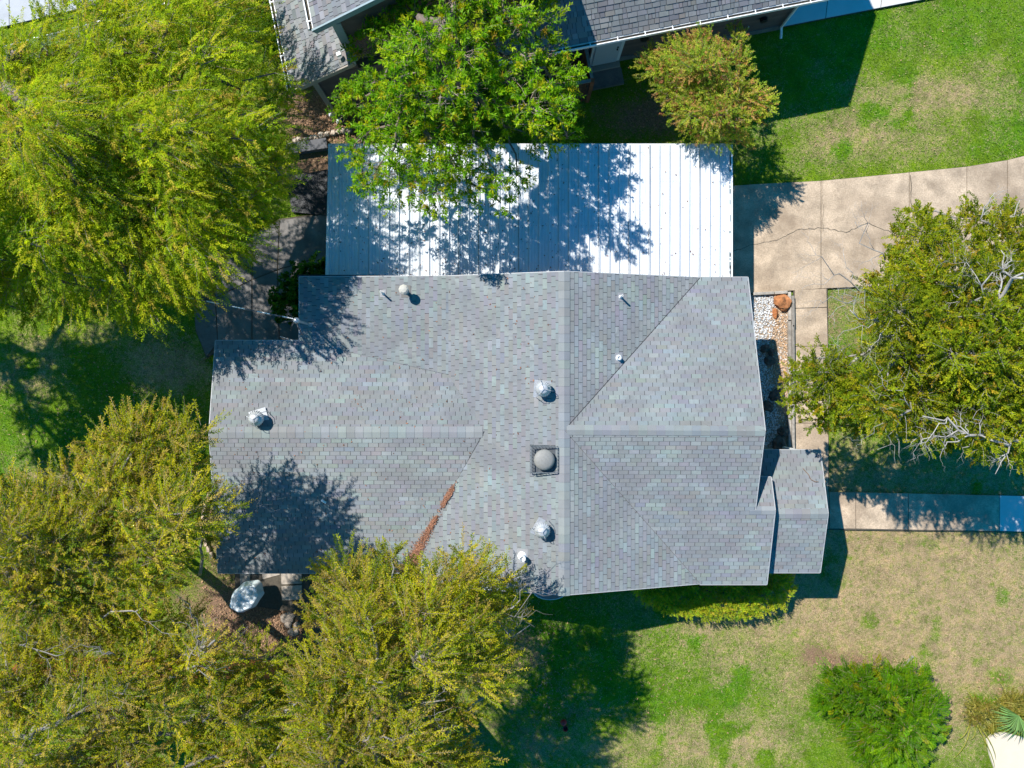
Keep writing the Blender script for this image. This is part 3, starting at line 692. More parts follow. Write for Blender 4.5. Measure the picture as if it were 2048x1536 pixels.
mb = MB(); a = P(590, 638, 4.5); b_ = Vector((-20, 4.6, 7.0)); pts = []
for k_ in range(41):
    f = k_/40; q = a.lerp(b_, f); q.z -= .5*math.sin(math.pi*f)*1.0; pts.append(q)
for i in range(40): mb.tube([pts[i], pts[i+1]], .016, 6, (.75, .75, .75) if i % 2 == 0 else (.12, .12, .13), cap=False)
tag(mb.build('power_cable', M_cable), 'twisted pale service cable running from the roof mast to the upper left', 'cable')
mb = MB(); mb.tube([P(560, 673, 3.0), P(580, 679, 3.0), P(594, 682, 3.05)], .01, 6); mb.build('drop_wire', M_galv, house)
mb = MB(); mb.box(-6.6, -3.9, 3.27, 3.36, 2.62, 2.72); mb.build('flashing_strip', tinted('dark_flashing', (.04, .05, .07), rough=.4), house)

# leaves caught in the valley and over the roofs
def litter(name, pts, cols, label_kind='stuff', sz=(.03, .07), z_up=.012):
    n = len(pts); r = np.random.default_rng(n); pts = np.asarray(pts); a = r.uniform(0, 6.28, n); L_ = r.uniform(sz[0], sz[1], n); w_ = L_*r.uniform(.35, .6, n)
    d = np.stack([np.cos(a), np.sin(a), r.uniform(-.25, .35, n)], 1); e = np.stack([-np.sin(a), np.cos(a), r.uniform(-.3, .3, n)], 1)
    p0 = pts-d*L_[:, None]/2; p2 = pts+d*L_[:, None]/2; p1 = pts+e*w_[:, None]/2; p3 = pts-e*w_[:, None]/2
    V_ = np.stack([p0, p3, p2, p1], 1).reshape(-1, 3); V_[:, 2] += z_up
    return tag(quads_mesh(name, V_, np.arange(n*4).reshape(-1, 4), cols, M_litter), kind=label_kind)
pts = []
def vline(t_): return (vt[0]+(vb[0]-vt[0])*t_, vt[1]+(vb[1]-vt[1])*t_)
for _ in range(2800):
    t_ = random.choice([random.gauss(.45, .035), random.uniform(.58, 1.0), random.uniform(.6, 1.0), random.uniform(.8, 1)]); t_ = min(max(t_, .25), .995)
    wd = .04 if t_ < .56 else .03+.09*((t_-.55)/.45); x, y = vline(t_); x += random.gauss(-.02, wd); y += random.gauss(-.02, wd*.5); y = max(y, -5.7)
    pts.append((x, y, max(wsp(x, y), mw1(x, y))+.02+random.uniform(0, .035)))
cc = np.array([.26, .12, .07])*rng.uniform(.45, 1.5, (len(pts), 1))*np.array([1, 1, 1])
litter('valley_leaf_pile', pts, cc)
pts = []
for _ in range(260):
    x = random.uniform(-8.7, 1.2); y = random.uniform(-5.5, 3.1)
    if x < -6.4 and y > 1.2: continue
    z_ = max(min(mw1(x, y), 9), -1) if x > -1.9 else mw2(x, y)
    z_ = max(z_ if (y > -1.4 or x > -.8) else mw1(x, y), wnp(x, y) if y > -1.43 else wsp(x, y)) if x > -6.4 else (wnp(x, y) if y > -1.43 else wsp(x, y)); pts.append((x, y, z_+.012))
litter('scattered_roof_leaves', pts, np.array([.26, .12, .07])*rng.uniform(.4, 1.4, (len(pts), 1)), sz=(.03, .08))
mb = MB(); tw = [P(x, y, 3.0) for x, y in [(1610, 938), (1620, 950), (1624, 960), (1632, 964), (1638, 964)]]
tw = [Vector((q.x, q.y, opn(q.x, q.y)+.03)) for q in tw]; mb.tube(tw, .011, 6, (.2, .13, .09))
tag(mb.build('fallen_twig', M_bark), 'thin bent brown twig lying on the low porch roof', 'twig')

# ------------------------------------------------------------------ carport with steel pans
cp = empty('carport', (0, 0, 0), label='white ribbed steel carport roof north of the grey house, half in tree shade', cat='carport')
cz = lambda y: 2.12+.012*(y-3)
A_ = P(657, 290, 2.17); B_ = P(1460, 290, 2.17); y0c, y1c = 2.7, A_.y; npan = 40
x0b, x1b = P(650, 552, 2.12).x, B_.x-.03; pw_ = (x1b-A_.x)/npan
prof = [(0, .0), (0, .05), (.018, .052), (.03, .012), (.06, .0), (.095, 0), (.105, .010), (.118, .010), (.128, 0), (.178, 0), (.188, .010), (.201, .010), (.211, 0), (.27, 0), (pw_-.016, .012), (pw_-.004, .048), (pw_-.002, .0)]
mb = MB(); ny_ = 9
ln = y1c-y0c
for i in range(len(prof)-1):
    for j in range(ny_):
        ya, yb = y0c+ln*j/ny_, y0c+ln*(j+1)/ny_; (xa, za), (xb, zb_) = prof[i], prof[i+1]
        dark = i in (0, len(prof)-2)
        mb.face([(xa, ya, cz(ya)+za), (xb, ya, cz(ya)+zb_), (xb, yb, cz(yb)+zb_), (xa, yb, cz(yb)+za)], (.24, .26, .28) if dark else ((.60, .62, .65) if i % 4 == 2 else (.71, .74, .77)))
for yy in (3.6, 5.0, 6.4, 7.3):
    for xx in (.079, .153, .240): mb.lathe([(.009, 0), (.009, .012)], 6, Matrix.Translation((xx, yy, cz(yy))), (.22, .22, .24))
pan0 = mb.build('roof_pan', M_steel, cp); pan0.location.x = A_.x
for i in range(1, npan):
    o_ = bpy.data.objects.new('roof_pan', pan0.data); C.objects.link(o_); o_.parent = cp; o_.location.x = A_.x+i*pw_; o_.rotation_euler.y = random.uniform(-.004, .004)
mb = MB(); mb.prism([(A_.x, y1c), (A_.x-.004, y1c), (x0b, y0c), (A_.x, y0c)], 2.09, 2.15, (.8, .82, .84)); mb.box(x0b-.0, A_.x-.005, y0c, y0c+.01, 2.1, 2.14); mb.build('edge_trim', M_steel, cp)
mb = MB(); mb.box(x1b, x1b+.11, y0c, y1c, 2.09, 2.19, None, (.83, .84, .85)); mb.build('gable_trim', M_steel, cp)
mb = MB()                                                    # paint flaked off the end trim
for _ in range(26):
    yy = random.choice([random.uniform(y1c-1.2, y1c-.1), random.uniform(y0c+.3, y0c+1.5), random.uniform(y0c+2, y1c-1.2)]); l_2 = random.uniform(.03, .22)
    mb.box(x1b+random.uniform(.0, .03), x1b+random.uniform(.04, .06), yy, yy+l_2, 2.19, 2.1925, None, (.16, .20, .20))
tag(mb.build('flaked_paint', M_cable, cp), kind='stuff')
mb = MB(); mb.box(A_.x, x1b, y1c+.004, y1c+.05, 2.04, 2.16, None, (.7, .7, .7)); mb.build('fascia', M_steel, cp)
for i in range(5):
    for yy in (y1c-.15,):
        x = A_.x+.15+(x1b-A_.x-.3)*i/4; mb = MB(); mb.box(x-.04, x+.04, yy-.04, yy+.04, 0, 2.1); mb.build('post', M_whitep, cp)
mb = MB(); mb.box(A_.x, x1b, y1c-.18, y1c-.12, 1.98, 2.09); mb.build('beam', M_whitep, cp)
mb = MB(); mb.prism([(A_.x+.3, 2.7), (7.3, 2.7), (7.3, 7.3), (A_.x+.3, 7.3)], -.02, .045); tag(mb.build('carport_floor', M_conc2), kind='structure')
# oak leaves lying on the carport
pts = []
for _ in range(1100):
    x = random.choice([random.uniform(A_.x+.1, x1b-.1), min(random.gauss(-1.5, 2.2), x1b-.2)]); y = random.choice([3.28+abs(random.gauss(0, .06)), random.uniform(3.3, y1c)]); pts.append((x, y, cz(y)+.012))
litter('carport_leaves', pts, np.array([.20, .10, .06])*rng.uniform(.4, 1.3, (len(pts), 1)), sz=(.03, .08))

# ------------------------------------------------------------------ neighbouring house at the top
nbh = empty('neighbour_house', (0, 0, 0), label='brown clapboard neighbouring house with varied grey shingles and white gutters, upper edge', cat='house')
OO = Vector((9.51, 11.70)); E1 = Vector((.981, .194)); E2 = Vector((-.194, .981))
def N(s_, t_): return tuple(OO+E1*s_+E2*t_)
def st(x, y): d = Vector((x, y))-OO; return d.dot(E1), d.dot(E2)
NR = Roof(nbh, NBCOL, exposure=.145, tab=.30, var=True)
rp1 = lambda x, y: 3.25+.585*st(x, y)[1]
rp1b = lambda x, y: 3.25+.585*(9.68-st(x, y)[1])
NR.plane(rp1, tuple(-E2), [[N(-10.1, 0), N(0, 0), N(0, 4.84), N(-10.1, 4.84)]])
rt = lambda x, y: 5.2+.46*(st(x, y)[0]+15.03)
NR.plane(rt, tuple(-E1), [[N(-15.03, .93), N(-11.6, .93), N(-11.6, 4.5), N(-15.03, 4.5)]])
rl = lambda x, y: 2.9+.46*(st(x, y)[0]+16.46)
NR.plane(rl, tuple(-E1), [[N(-16.46, .47), N(-14.32, .47), N(-14.32, 1.05), N(-14.4, 4.5), N(-16.46, 4.5)]])
NR.finish()
def nplane(pts, mat, name, th=.12):
    mb = MB(); mb.face(pts); mb.face([Vector(q)-Vector((0, 0, th)) for q in pts][::-1])
    for i in range(len(pts)):
        a, b_ = Vector(pts[i]), Vector(pts[(i+1) % len(pts)]); d = Vector((0, 0, th)); mb.face([a-d, b_-d, b_, a])
    mb.build(name, mat, nbh)
M_backroof = tinted('shingle_far_side', (.27, .27, .275), rough=.9, amount=.25, scale=9)
nplane([(*N(0, 4.84), 6.08), (*N(0, 9.68), 3.25), (*N(-10.1, 9.68), 3.25), (*N(-10.1, 4.84), 6.08)], M_backroof, 'back_roof')
nplane([(*N(-15.03, 4.5), 5.2), (*N(-11.6, 4.5), 6.78), (*N(-11.6, 9.5), 6.78), (*N(-15.03, 9.5), 5.2)], M_backroof, 'upper_back_roof')
nplane([(*N(-11.6, .93), 6.78), (*N(-8.15, .93), 5.2), (*N(-8.15, 9.5), 5.2), (*N(-11.6, 9.5), 6.78)], M_backroof, 'upper_east_roof')
nplane([(*N(-16.46, 4.5), 2.9), (*N(-14.4, 4.5), 3.85), (*N(-14.4, 9), 3.85), (*N(-16.46, 9), 2.9)], M_backroof, 'lower_back_roof')
def nwall(s0, s1, t_, z0, z1, gable=None, name='wall'):
    """south wall of lapped boards; gable=(s_peak, z_peak) gives a triangular top"""
    mb = MB(); e = .15; k_ = 0; zt = gable[1] if gable else z1; z = z0
    while z < zt:
        za, zb_ = z, min(z+e, zt); l, r_ = s0, s1
        if gable and zb_ > z1: f = (zb_-z1)/(gable[1]-z1); l = s0+(gable[0]-s0)*f; r_ = s1+(gable[0]-s1)*f
        a = N(l, t_-.022); b_ = N(r_, t_-.022); c_ = N(r_, t_-.004); d = N(l, t_-.004)
        tn = random.uniform(.88, 1.12); tn = (tn, tn, tn)
        mb.face([(*a, za), (*b_, za), (*c_, zb_), (*d, zb_)], tn); mb.face([(*N(l, t_), za), (*N(r_, t_), za), (*b_, za), (*a, za)], (.4, .4, .4)); z += e
    tag(mb.build(name, M_nwall, nbh), kind='stuff')
def nbox(s0, s1, t0, t1, z0, z1, mat, name, parent=None, bevel=0):
    mb = MB(); mb.prism([N(s0, t0), N(s1, t0), N(s1, t1), N(s0, t1)], z0, z1); return mb.build(name, mat, parent or nbh, bevel=bevel)
nbox(-9.9, -.14, .65, 9.0, .2, 3.3, M_nwall, 'wall_core'); nbox(-9.95, -.1, .60, 9.05, 0, .28, M_conc2, 'foundation')
nwall(-9.9, -.14, .65, .28, 3.3)
mb = MB(); mb.face([(*N(-.14, .65), 3.3), (*N(-.14, 9.0), 3.3), (*N(-.14, 4.84), 5.9)]); mb.build('gable_wall', M_nwall, nbh)
nbox(-14.45, -8.7, 1.02, 9, 0, 5.15, M_nwall, 'upper_wall_core'); nwall(-14.45, -8.7, 1.02, 3.0, 5.15, gable=(-11.6, 6.5), name='upper_wall')
nbox(-15.8, -9.9, .75, 8.5, 0, 2.86, M_nwall, 'lower_wall_core'); nwall(-15.8, -9.9, .75, .1, 2.86, name='lower_wall')
mb = MB(); mb.face([(*N(-15.8, .76), 2.86), (*N(-14.32, .76), 2.86), (*N(-14.32, .76), 3.75), (*N(-15.8, .76), 3.05)]); mb.build('lower_gable_wall', M_nwall, nbh)
nbox(-15.86, -15.70, .66, .73, 0, 3.0, M_ntrim, 'corner_board'); nbox(-14.52, -14.28, .92, .995, 3.0, 5.2, M_nfascia, 'corner_board')
# window on the lower wall
wf = nbox(-14.95, -13.75, .66, .725, .95, 2.25, M_ntrim, 'window'); nbox(-14.80, -13.90, .63, .655, 1.1, 2.1, M_glass, 'pane', wf)
nbox(-14.36, -14.32, .615, .628, 1.1, 2.1, M_ntrim, 'muntin', wf)
# fascias and rakes
def nbar(a, b_, w, h, mat, name):
    mb = MB(); mb.bar(a, b_, w, h); return mb.build(name, mat, nbh)
nbar((*N(-15.05, .90), 5.10), (*N(-11.6, .90), 6.69), .05, .20, M_nfascia, 'rake_board'); nbar((*N(-16.48, .44), 2.82), (*N(-14.32, .44), 3.80), .04, .17, M_ntrim, 'rake_board')
nbar((*N(-14.29, .47), 3.8), (*N(-14.29, 1.0), 3.8), .05, .2, M_nfascia, 'rake_board')
nbar((*N(.02, 0), 3.2), (*N(.02, 4.84), 6.03), .04, .18, M_ntrim, 'rake_board')
def gutter(p0, p1, side, hang=True):
    g = empty('gutter', p0, 0, parent=nbh); a = Vector((0, 0, 0)); b_ = Vector(p1)-Vector(p0); sd = Vector((side[0], side[1], 0))
    mb = MB(); mb.bar(a+sd*.105, b_+sd*.105, .028, .11); mb.bar(a+sd*.0+Vector((0, 0, -.01)), b_+sd*.0+Vector((0, 0, -.01)), .02, .10); mb.build('channel', M_gutter, g)
    mb = MB(); mb.bar(a+sd*.052-Vector((0, 0, .03)), b_+sd*.052-Vector((0, 0, .03)), .085, .05); mb.build('debris', M_gutin, g)
    n = int(b_.length/.85)
    for k_ in range(n+1):
        q = b_*((k_+.3)/(n+1)); mb = MB(); mb.bar(q-sd*.01+Vector((0, 0, .05)), q+sd*.13+Vector((0, 0, .05)), .028, .012); mb.build('hanger', M_gutter, g)
gutter((*N(-10.1, -.02), 3.20), (*N(.02, -.02), 3.20), -E2); gutter((*N(-15.05, .95), 5.14), (*N(-15.05, 4.5), 5.14), -E1); gutter((*N(-16.48, .47), 2.85), (*N(-16.48, 8), 2.85), -E1)
mb = MB(); mb.tube([(*N(-.22, .0), 3.1), (*N(-.2, .52), 2.7), (*N(-.2, .55), .3), (*N(-.2, .25), .1)], .045, 8); mb.build('downspout', M_gutter, nbh)
mb = MB(); mb.bar((*N(-1.6, .50), 0.05), (*N(-1.55, .52), .9), .04, .04); mb.build('hose_bib_pipe', M_gutter, nbh)
# white door, its frame and the concrete step
df = nbox(-6.93, -5.86, .52, .62, .28, 2.42, M_door, 'door_frame'); dr = nbox(-6.82, -5.98, .485, .515, .32, 2.30, tinted('door_panel_paint', (.50, .53, .58), rough=.5, amount=.05), 'door')
for k_ in (1.25, 1.4): nbox(-6.10, -6.06, .44, .48, k_, k_+.05, M_black, 'handle', dr)
nbox(-6.95, -5.84, .35, .60, 0, .22, M_ntrim, 'sill'); nbox(-6.98, -5.80, -.22, .345, 0, .13, M_conc2, 'step', bevel=.02)
mb = MB(); mb.tube([(*N(-5.2, .50), 1.5), (*N(-5.2, .58), 1.5)], .14, 14); mb.build('wall_light', M_black, nbh); mb = MB(); mb.tube([(*N(-1.1, .50), 1.1), (*N(-1.1, .6), 1.1)], .12, 12); mb.build('meter', M_black, nbh)
mb = MB(); q = Vector((*N(-14.75, .75), 3.9)); mb.bar(q, q+Vector((.12, .05, .0)), .1, .1); mb.build('floodlight', M_whitep, nbh)

# wooden screen beside the step
fe = empty('wood_enclosure', (2.59, 9.79, 0), label='brown board enclosure with grey capping beside the neighbour door step', cat='fence')
o0 = Vector((2.59, 9.79, 0)); Aq = Vector((2.32, 11.15, 0)); Cq = Vector((1.05, 9.50, 0))
for (p0, p1) in ((o0, Aq), (o0, Cq)):
    L_ = (p1-p0).length; n = int(L_/.14); d = (p1-p0).normalized()
    for k_ in range(n):
        a = p0+d*(k_*.14+.01)-o0; mb = MB(); tn = random.uniform(.8, 1.25); M0 = Matrix.Translation(a) @ Matrix.Rotation(math.atan2(d.y, d.x), 4, 'Z')
        mb.box(0, .128, -.012, .012, .03, 1.66, M0, (tn, tn, tn)); mb.build('board', M_fenceb, fe)
    mb = MB(); mb.bar(p0-o0+Vector((0, 0, 1.69)), p1-o0+Vector((0, 0, 1.69)), .10, .04); mb.build('cap_rail', M_fencetop, fe)
    mb = MB(); nrm = Vector((d.y, -d.x, 0))*(.045 if p1 is Aq else -.045); mb.bar(p0-o0+nrm+Vector((0, 0, .7)), p1-o0+nrm+Vector((0, 0, .7)), .04, .09, (1.6, 1.5, 1.4)); mb.build('rail', M_fenceb, fe)
mb = MB(); mb.box(-.05, .07, -.06, .05, 0, 1.72, None, (1.9, 1.5, 1.2)); mb.build('corner_post', M_fenceb, fe)

# ------------------------------------------------------------------ stone edging, rust boards, chain link, small things
sw = empty('stone_border', P(640, 275, 0), label='row of pale rough stones along the leaf covered bed by the brown wall', cat='stone border')
o0 = Vector(sw.location)
for k_ in range(11):
    x = 590+k_*11+random.uniform(-2, 2); y = 283-k_*2.2+random.uniform(-2, 2); r_ = rock('stone', x, y, random.uniform(.09, .14), random.uniform(.07, .11), .10, random.uniform(0, 3), None, None, M_stone, seed=20+k_, tint=(1.3, 1.25, 1.2))
    r_.parent = sw; r_.location = r_.location-o0
mb = MB(); mb.bar(P(575, 300, .1), P(655, 288, .1), .35, .25); tag(mb.build('retaining_wall', tinted('retaining_wall_concrete', (.13, .13, .14), rough=.9, amount=.2)), 'low grey retaining wall in shade between the tree and the carport corner', 'wall')
for (x, y, lb) in [(664, 230, 'small white and black bag by the brown wall corner'), (678, 243, 'crumpled white bag at the right end of the pale stones')]:
    rock('bag', x, y, .09, .11, .12, x, lb, 'bag', M_whitep, seed=int(x))
rc = empty('curved_edging', P(408, 1030, 0), label='curved line of pale stone edging beside the west gable', cat='edging'); o0 = Vector(rc.location)
for k_ in range(11):
    f = k_/10; x = 420-18*math.sin(f*math.pi*.9)-2+10*f; y = 990+f*120; mb = MB(); a = P(x, y, .05)-o0; M0 = Matrix.Translation(a) @ Matrix.Rotation(1.5+.4*(f-.5), 4, 'Z')
    mb.box(-.1, .1, -.05, .05, -.05, .06, M0, (1.4, 1.25, 1.1)); mb.build('edging_stone', M_stone, rc, bevel=.015)
for (x, y, s, lb) in [(575, 1236, .24, 'round grey stepping stone nearest the patio table'), (577, 1248, .16, 'small dark stepping stone between the two large ones'), (588, 1262, .2, 'wedge shaped grey stepping stone farthest from the table'), (594, 1249, .12, 'thin dark stone right of the stepping stones')]:
    rock('stepping_stone', x, y, s, s*.75, .07, x, lb, 'stone', M_stone, seed=int(x+y), tint=(.75, .72, .7), group='stepping stones in the leaf litter')
# rust coloured board fence under the lower left trees
rf = empty('board_fence', P(0, 1316, 0), label='low rust orange board fence half hidden under the lower left trees', cat='fence'); o0 = Vector(rf.location)
p0, p1 = P(60, 1312, 0), P(625, 1322, 0); L_ = (p1-p0).length; d = (p1-p0).normalized(); n = int(L_/.15)
for k_ in range(n):
    a = p0+d*(k_*.15)-o0; mb = MB(); tn = random.uniform(.8, 1.25); hh = 1.55+random.uniform(-.015, .015); M0 = Matrix.Translation(a) @ Matrix.Rotation(math.atan2(d.y, d.x), 4, 'Z')
    mb.box(0, .142, -.012, .012, .03, hh, M0, (tn, tn*random.uniform(.9, 1.1), tn)); mb.build('board', M_rust, rf)
mb = MB(); mb.bar(p0-o0+Vector((0, -.04, 1.2)), p1-o0+Vector((0, -.04, 1.2)), .04, .09); mb.build('rail', M_rust, rf)
# chain link fence, upper left
cl = empty('chain_link_fence', P(0, 98, 0), label='galvanised pipe rail of a chain link fence crossing behind the big left tree', cat='fence'); o0 = Vector(cl.location)
a = P(-60, 112, 1.1); b_ = P(330, 8, 1.1); mb = MB(); mb.tube([a-o0, b_-o0], .028, 8); mb.build('top_rail', M_galv, cl)
for k_ in range(4):
    q = a.lerp(b_, k_/3); mb = MB(); mb.tube([(q.x-o0.x, q.y-o0.y, 0), (q.x-o0.x, q.y-o0.y, 1.14)], .035, 8); mb.build('post', M_galv, cl)
mb = MB(); nn = 150; dd = b_-a
for k_ in range(nn):
    for sg in (-1, 1):
        f0 = k_/nn; f1 = min(max(f0+sg*1.0/dd.length, 0), 1); q0 = a.lerp(b_, f0); q1 = a.lerp(b_, f1); mb.bar((q0.x-o0.x, q0.y-o0.y, .05), (q1.x-o0.x, q1.y-o0.y, 1.08), .004, .004)
tag(mb.build('wire_mesh', M_galv, cl), kind='stuff')
# patio table with white top, lower left
tb = empty('patio_table', P(507, 1182, 0), .72, label='round garden table under a crumpled silvery cover, on the leaf litter beside the stepping stones', cat='table')
mb = MB(); vv = []; nr_, na_ = 16, 60
def cov(i, k_):
    r_ = i/nr_; a = 2*math.pi*k_/na_; x, y = math.cos(a)*r_*.66, math.sin(a)*r_*.43; q = Vector((x*4, y*4, 3))
    z = .90+.05*mnoise.fractal(q, 1, 2, 4)+.04*math.sin(a*9+3*mnoise.noise(q))*max(0, r_-.6)-(max(0, r_-.8)*1.5)
    return (x*(1+.05*math.sin(a*5)), y*(1+.05*math.sin(a*7)), z)
for i in range(nr_):
    for k_ in range(na_): mb.face([cov(i, k_), cov(i+1, k_), cov(i+1, (k_+1) % na_), cov(i, (k_+1) % na_)])
mb.build('cover', tinted('silver_cover', (.62, .68, .72), rough=.35, amount=.2, scale=6, metallic=.15, spec=.6), tb)
mb = MB(); mb.tube([(0, 0, .05), (0, 0, .86)], .05, 10); mb.build('stem', M_whitep, tb); mb = MB(); mb.lathe([(.30, 0), (.28, .05), (.06, .08)], 20); mb.build('foot', M_whitep, tb)
# white basin just out of the south gable, red toy on the lawn, posts and stick by the shrub
bq = P(1100, 1180, .9); bs = empty('garden_tub', (bq.x, bq.y, 0), 0, label='pale rounded tub poking out of the shade below the south gable ridge', cat='tub')
mb = MB(); mb.lathe([(.40, .0), (.46, .5), (.50, .88), (.53, .90), (.53, .93), (.48, .93), (.42, .6), (.05, .58)], 24, Matrix.Diagonal((1.1, .62, 1, 1))); mb.build('shell', tinted('pale_tub_plastic', (.55, .60, .62), rough=.5), bs, smooth=True)
mb = MB(); mb.tube([(-.5, 0, .9), (-.56, 0, .84), (-.5, 0, .78)], .02, 6); mb.build('handle', M_whitep, bs)
tr_ = empty('red_toy', P(1128, 1446, 0), .3, label='small red toy ball with bucket lying in the shaded lawn', cat='toy')
mb = MB(); mb.lathe([(.02, 0), (.09, .03), (.115, .09), (.09, .16), (.02, .19)], 18, Matrix.Translation((0, .06, 0))); mb.build('ball', M_red, tr_, smooth=True); mb = MB(); mb.lathe([(.07, 0), (.095, .14), (.08, .14), (.06, .02)], 16, Matrix.Translation((.0, -.15, 0))); mb.build('bucket', M_red, tr_)
mb = MB(); mb.bar(P(1807, 1332, .03), P(1826, 1312, .03), .06, .05); tag(mb.build('timber_stake', M_wood), 'short pale timber lying at the upper edge of the big front shrub', 'timber')
mb = MB(); pts_ = [XY(590, 352), XY(656, 340), XY(656, 432), XY(585, 425), XY(578, 380)]; mb.prism(pts_, 0, .08); tag(mb.build('black_patch', M_blackpatch), 'flat black patch beside the left end of the carport', 'black_patch')  # low near-black patch laid flat on the ground

# ------------------------------------------------------------------ vegetation
def norm(a): return a/np.maximum(np.linalg.norm(a, axis=-1, keepdims=True), 1e-6)
def pal(cols, n, r, var=.18):
    cols = np.array([c_[:3] for c_ in cols]+[]); w = None
    return cols
def leaf_quads(B, D, Nn, L_, W_):
    """diamond leaves: base, right, tip, left, slightly folded"""
    side = norm(np.cross(D, Nn)); mid = B+D*L_[:, None]*.45+Nn*L_[:, None]*.06
    return np.stack([B, mid+side*W_[:, None]/2, B+D*L_[:, None]-Nn*L_[:, None]*.05, mid-side*W_[:, None]/2], 1).reshape(-1, 3)

def pip(px, py, poly):
    ins = False; n = len(poly); j = n-1
    for i in range(n):
        xi, yi = poly[i]; xj, yj = poly[j]
        if (yi > py) != (yj > py) and px < (xj-xi)*(py-yi)/(yj-yi)+xi: ins = not ins
        j = i
    return ins
def pdist(px, py, poly):
    d = 1e9
    for i in range(len(poly)):
        ax, ay = poly[i-1]; bx, by = poly[i]; vx, vy = bx-ax, by-ay; f = max(0, min(1, ((px-ax)*vx+(py-ay)*vy)/(vx*vx+vy*vy+1e-9)))
        d = min(d, math.hypot(px-ax-f*vx, py-ay-f*vy))
    return d
def sprays_to_leaves(base, dirn, length, droop, k, leaf_L, leaf_W, style, palette, r, lobe_id=None, colvar=.2, top_frac=1.0):
    """every spray is a curved twig carrying k leaves; returns quads vertices, colours and twig polylines"""
    n = len(base); pal_ = np.array([c_[0] for c_ in palette]); pw = np.array([c_[1] for c_ in palette], float); pw /= pw.sum()
    ci = r.choice(len(pal_), n, p=pw); scol = pal_[ci]*r.uniform(1-colvar, 1+colvar, (n, 1))
    up = np.array([0, 0, 1.0]); side = norm(np.cross(dirn, up)+r.normal(0, .05, (n, 3))); nrm = norm(np.cross(side, dirn))
    nrm = np.where(nrm[:, 2:3] < 0, -nrm, nrm)
    tt = (np.arange(k)+.5)/k
    if style == 'whorl': tt = .55+.45*tt
    pos = base[:, None, :]+dirn[:, None, :]*(length[:, None, None]*tt[None, :, None])-up*(droop[:, None, None]*length[:, None, None]*(tt[None, :, None]**2))
    tang = norm(dirn[:, None, :]-up*(2*droop[:, None, None]*tt[None, :, None]))
    sg = np.where(np.arange(k) % 2 == 0, 1., -1.)[None, :, None]
    if style == 'whorl':
        a = r.uniform(0, 2*np.pi, (n, k))[:, :, None]; rad = np.cos(a)*side[:, None, :]+np.sin(a)*nrm[:, None, :]
        ld = norm(rad*1.0+tang*(.55)+r.normal(0, .15, (n, k, 3))+up*.15)
    elif style == 'pinnate':
        ld = norm(side[:, None, :]*sg*1.0+tang*.55+r.normal(0, .10, (n, k, 3)))
    else:
        ld = norm(side[:, None, :]*sg*.75+tang*.8+r.normal(0, .35, (n, k, 3)))
    ln_ = norm(nrm[:, None, :]+np.array([-.35, .3, .5])+r.normal(0, .25 if style == 'pinnate' else .5, (n, k, 3)))
    ln_ = norm(ln_-ld*(ln_*ld).sum(-1, keepdims=True))
    Lv = leaf_L*r.uniform(.7, 1.25, (n, k)); Wv = leaf_W*r.uniform(.75, 1.25, (n, k))
    if style == 'pinnate': Lv = Lv*(1.15-.75*np.abs(tt-.4))[None]
    V_ = leaf_quads(pos.reshape(-1, 3), ld.reshape(-1, 3), ln_.reshape(-1, 3), Lv.ravel(), Wv.ravel())
    col = np.repeat(scol, k, 0)*r.uniform(.78, 1.22, (n*k, 1)); od = r.random(n*k) < .06; col[od] = pal_[r.choice(len(pal_), od.sum(), p=pw)]
    return V_, np.clip(col, 0, 1)
def twig_tubes(base, dirn, length, droop, sel, rad, r, col):
    b0 = base[sel]; d = dirn[sel]; L_ = length[sel]; dr = droop[sel]; n = len(b0)
    if n == 0: return None
    up = np.array([0, 0, 1.0]); side = norm(np.cross(d, up+r.normal(0, .01, (n, 3)))); nr = norm(np.cross(side, d)); ts = np.array([-.25, .1, .45, .8, 1.0]); rr = rad*np.array([1.3, 1, .8, .6, .25])
    rings = []
    for t_, q in zip(ts, rr):
        c_ = b0+d*(L_*t_)[:, None]-up*(dr*L_*t_*abs(t_))[:, None]+r.normal(0, .008, (n, 3))
        rings.append(np.stack([c_+side*q, c_-side*q*.5+nr*q*.87, c_-side*q*.5-nr*q*.87], 1))
    V_ = np.stack(rings, 1)      # n,5,3,3
    Q_ = []
    for i in range(4):
        for k_ in range(3): Q_.append([i*3+k_, i*3+(k_+1) % 3, (i+1)*3+(k_+1) % 3, (i+1)*3+k_])
    Q_ = np.array(Q_)[None]+np.arange(n)[:, None, None]*15
    return V_.reshape(-1, 3), Q_.reshape(-1, 4), np.repeat(np.array(col)*r.uniform(.6, 1.3, (n, 1)), 12, 0)

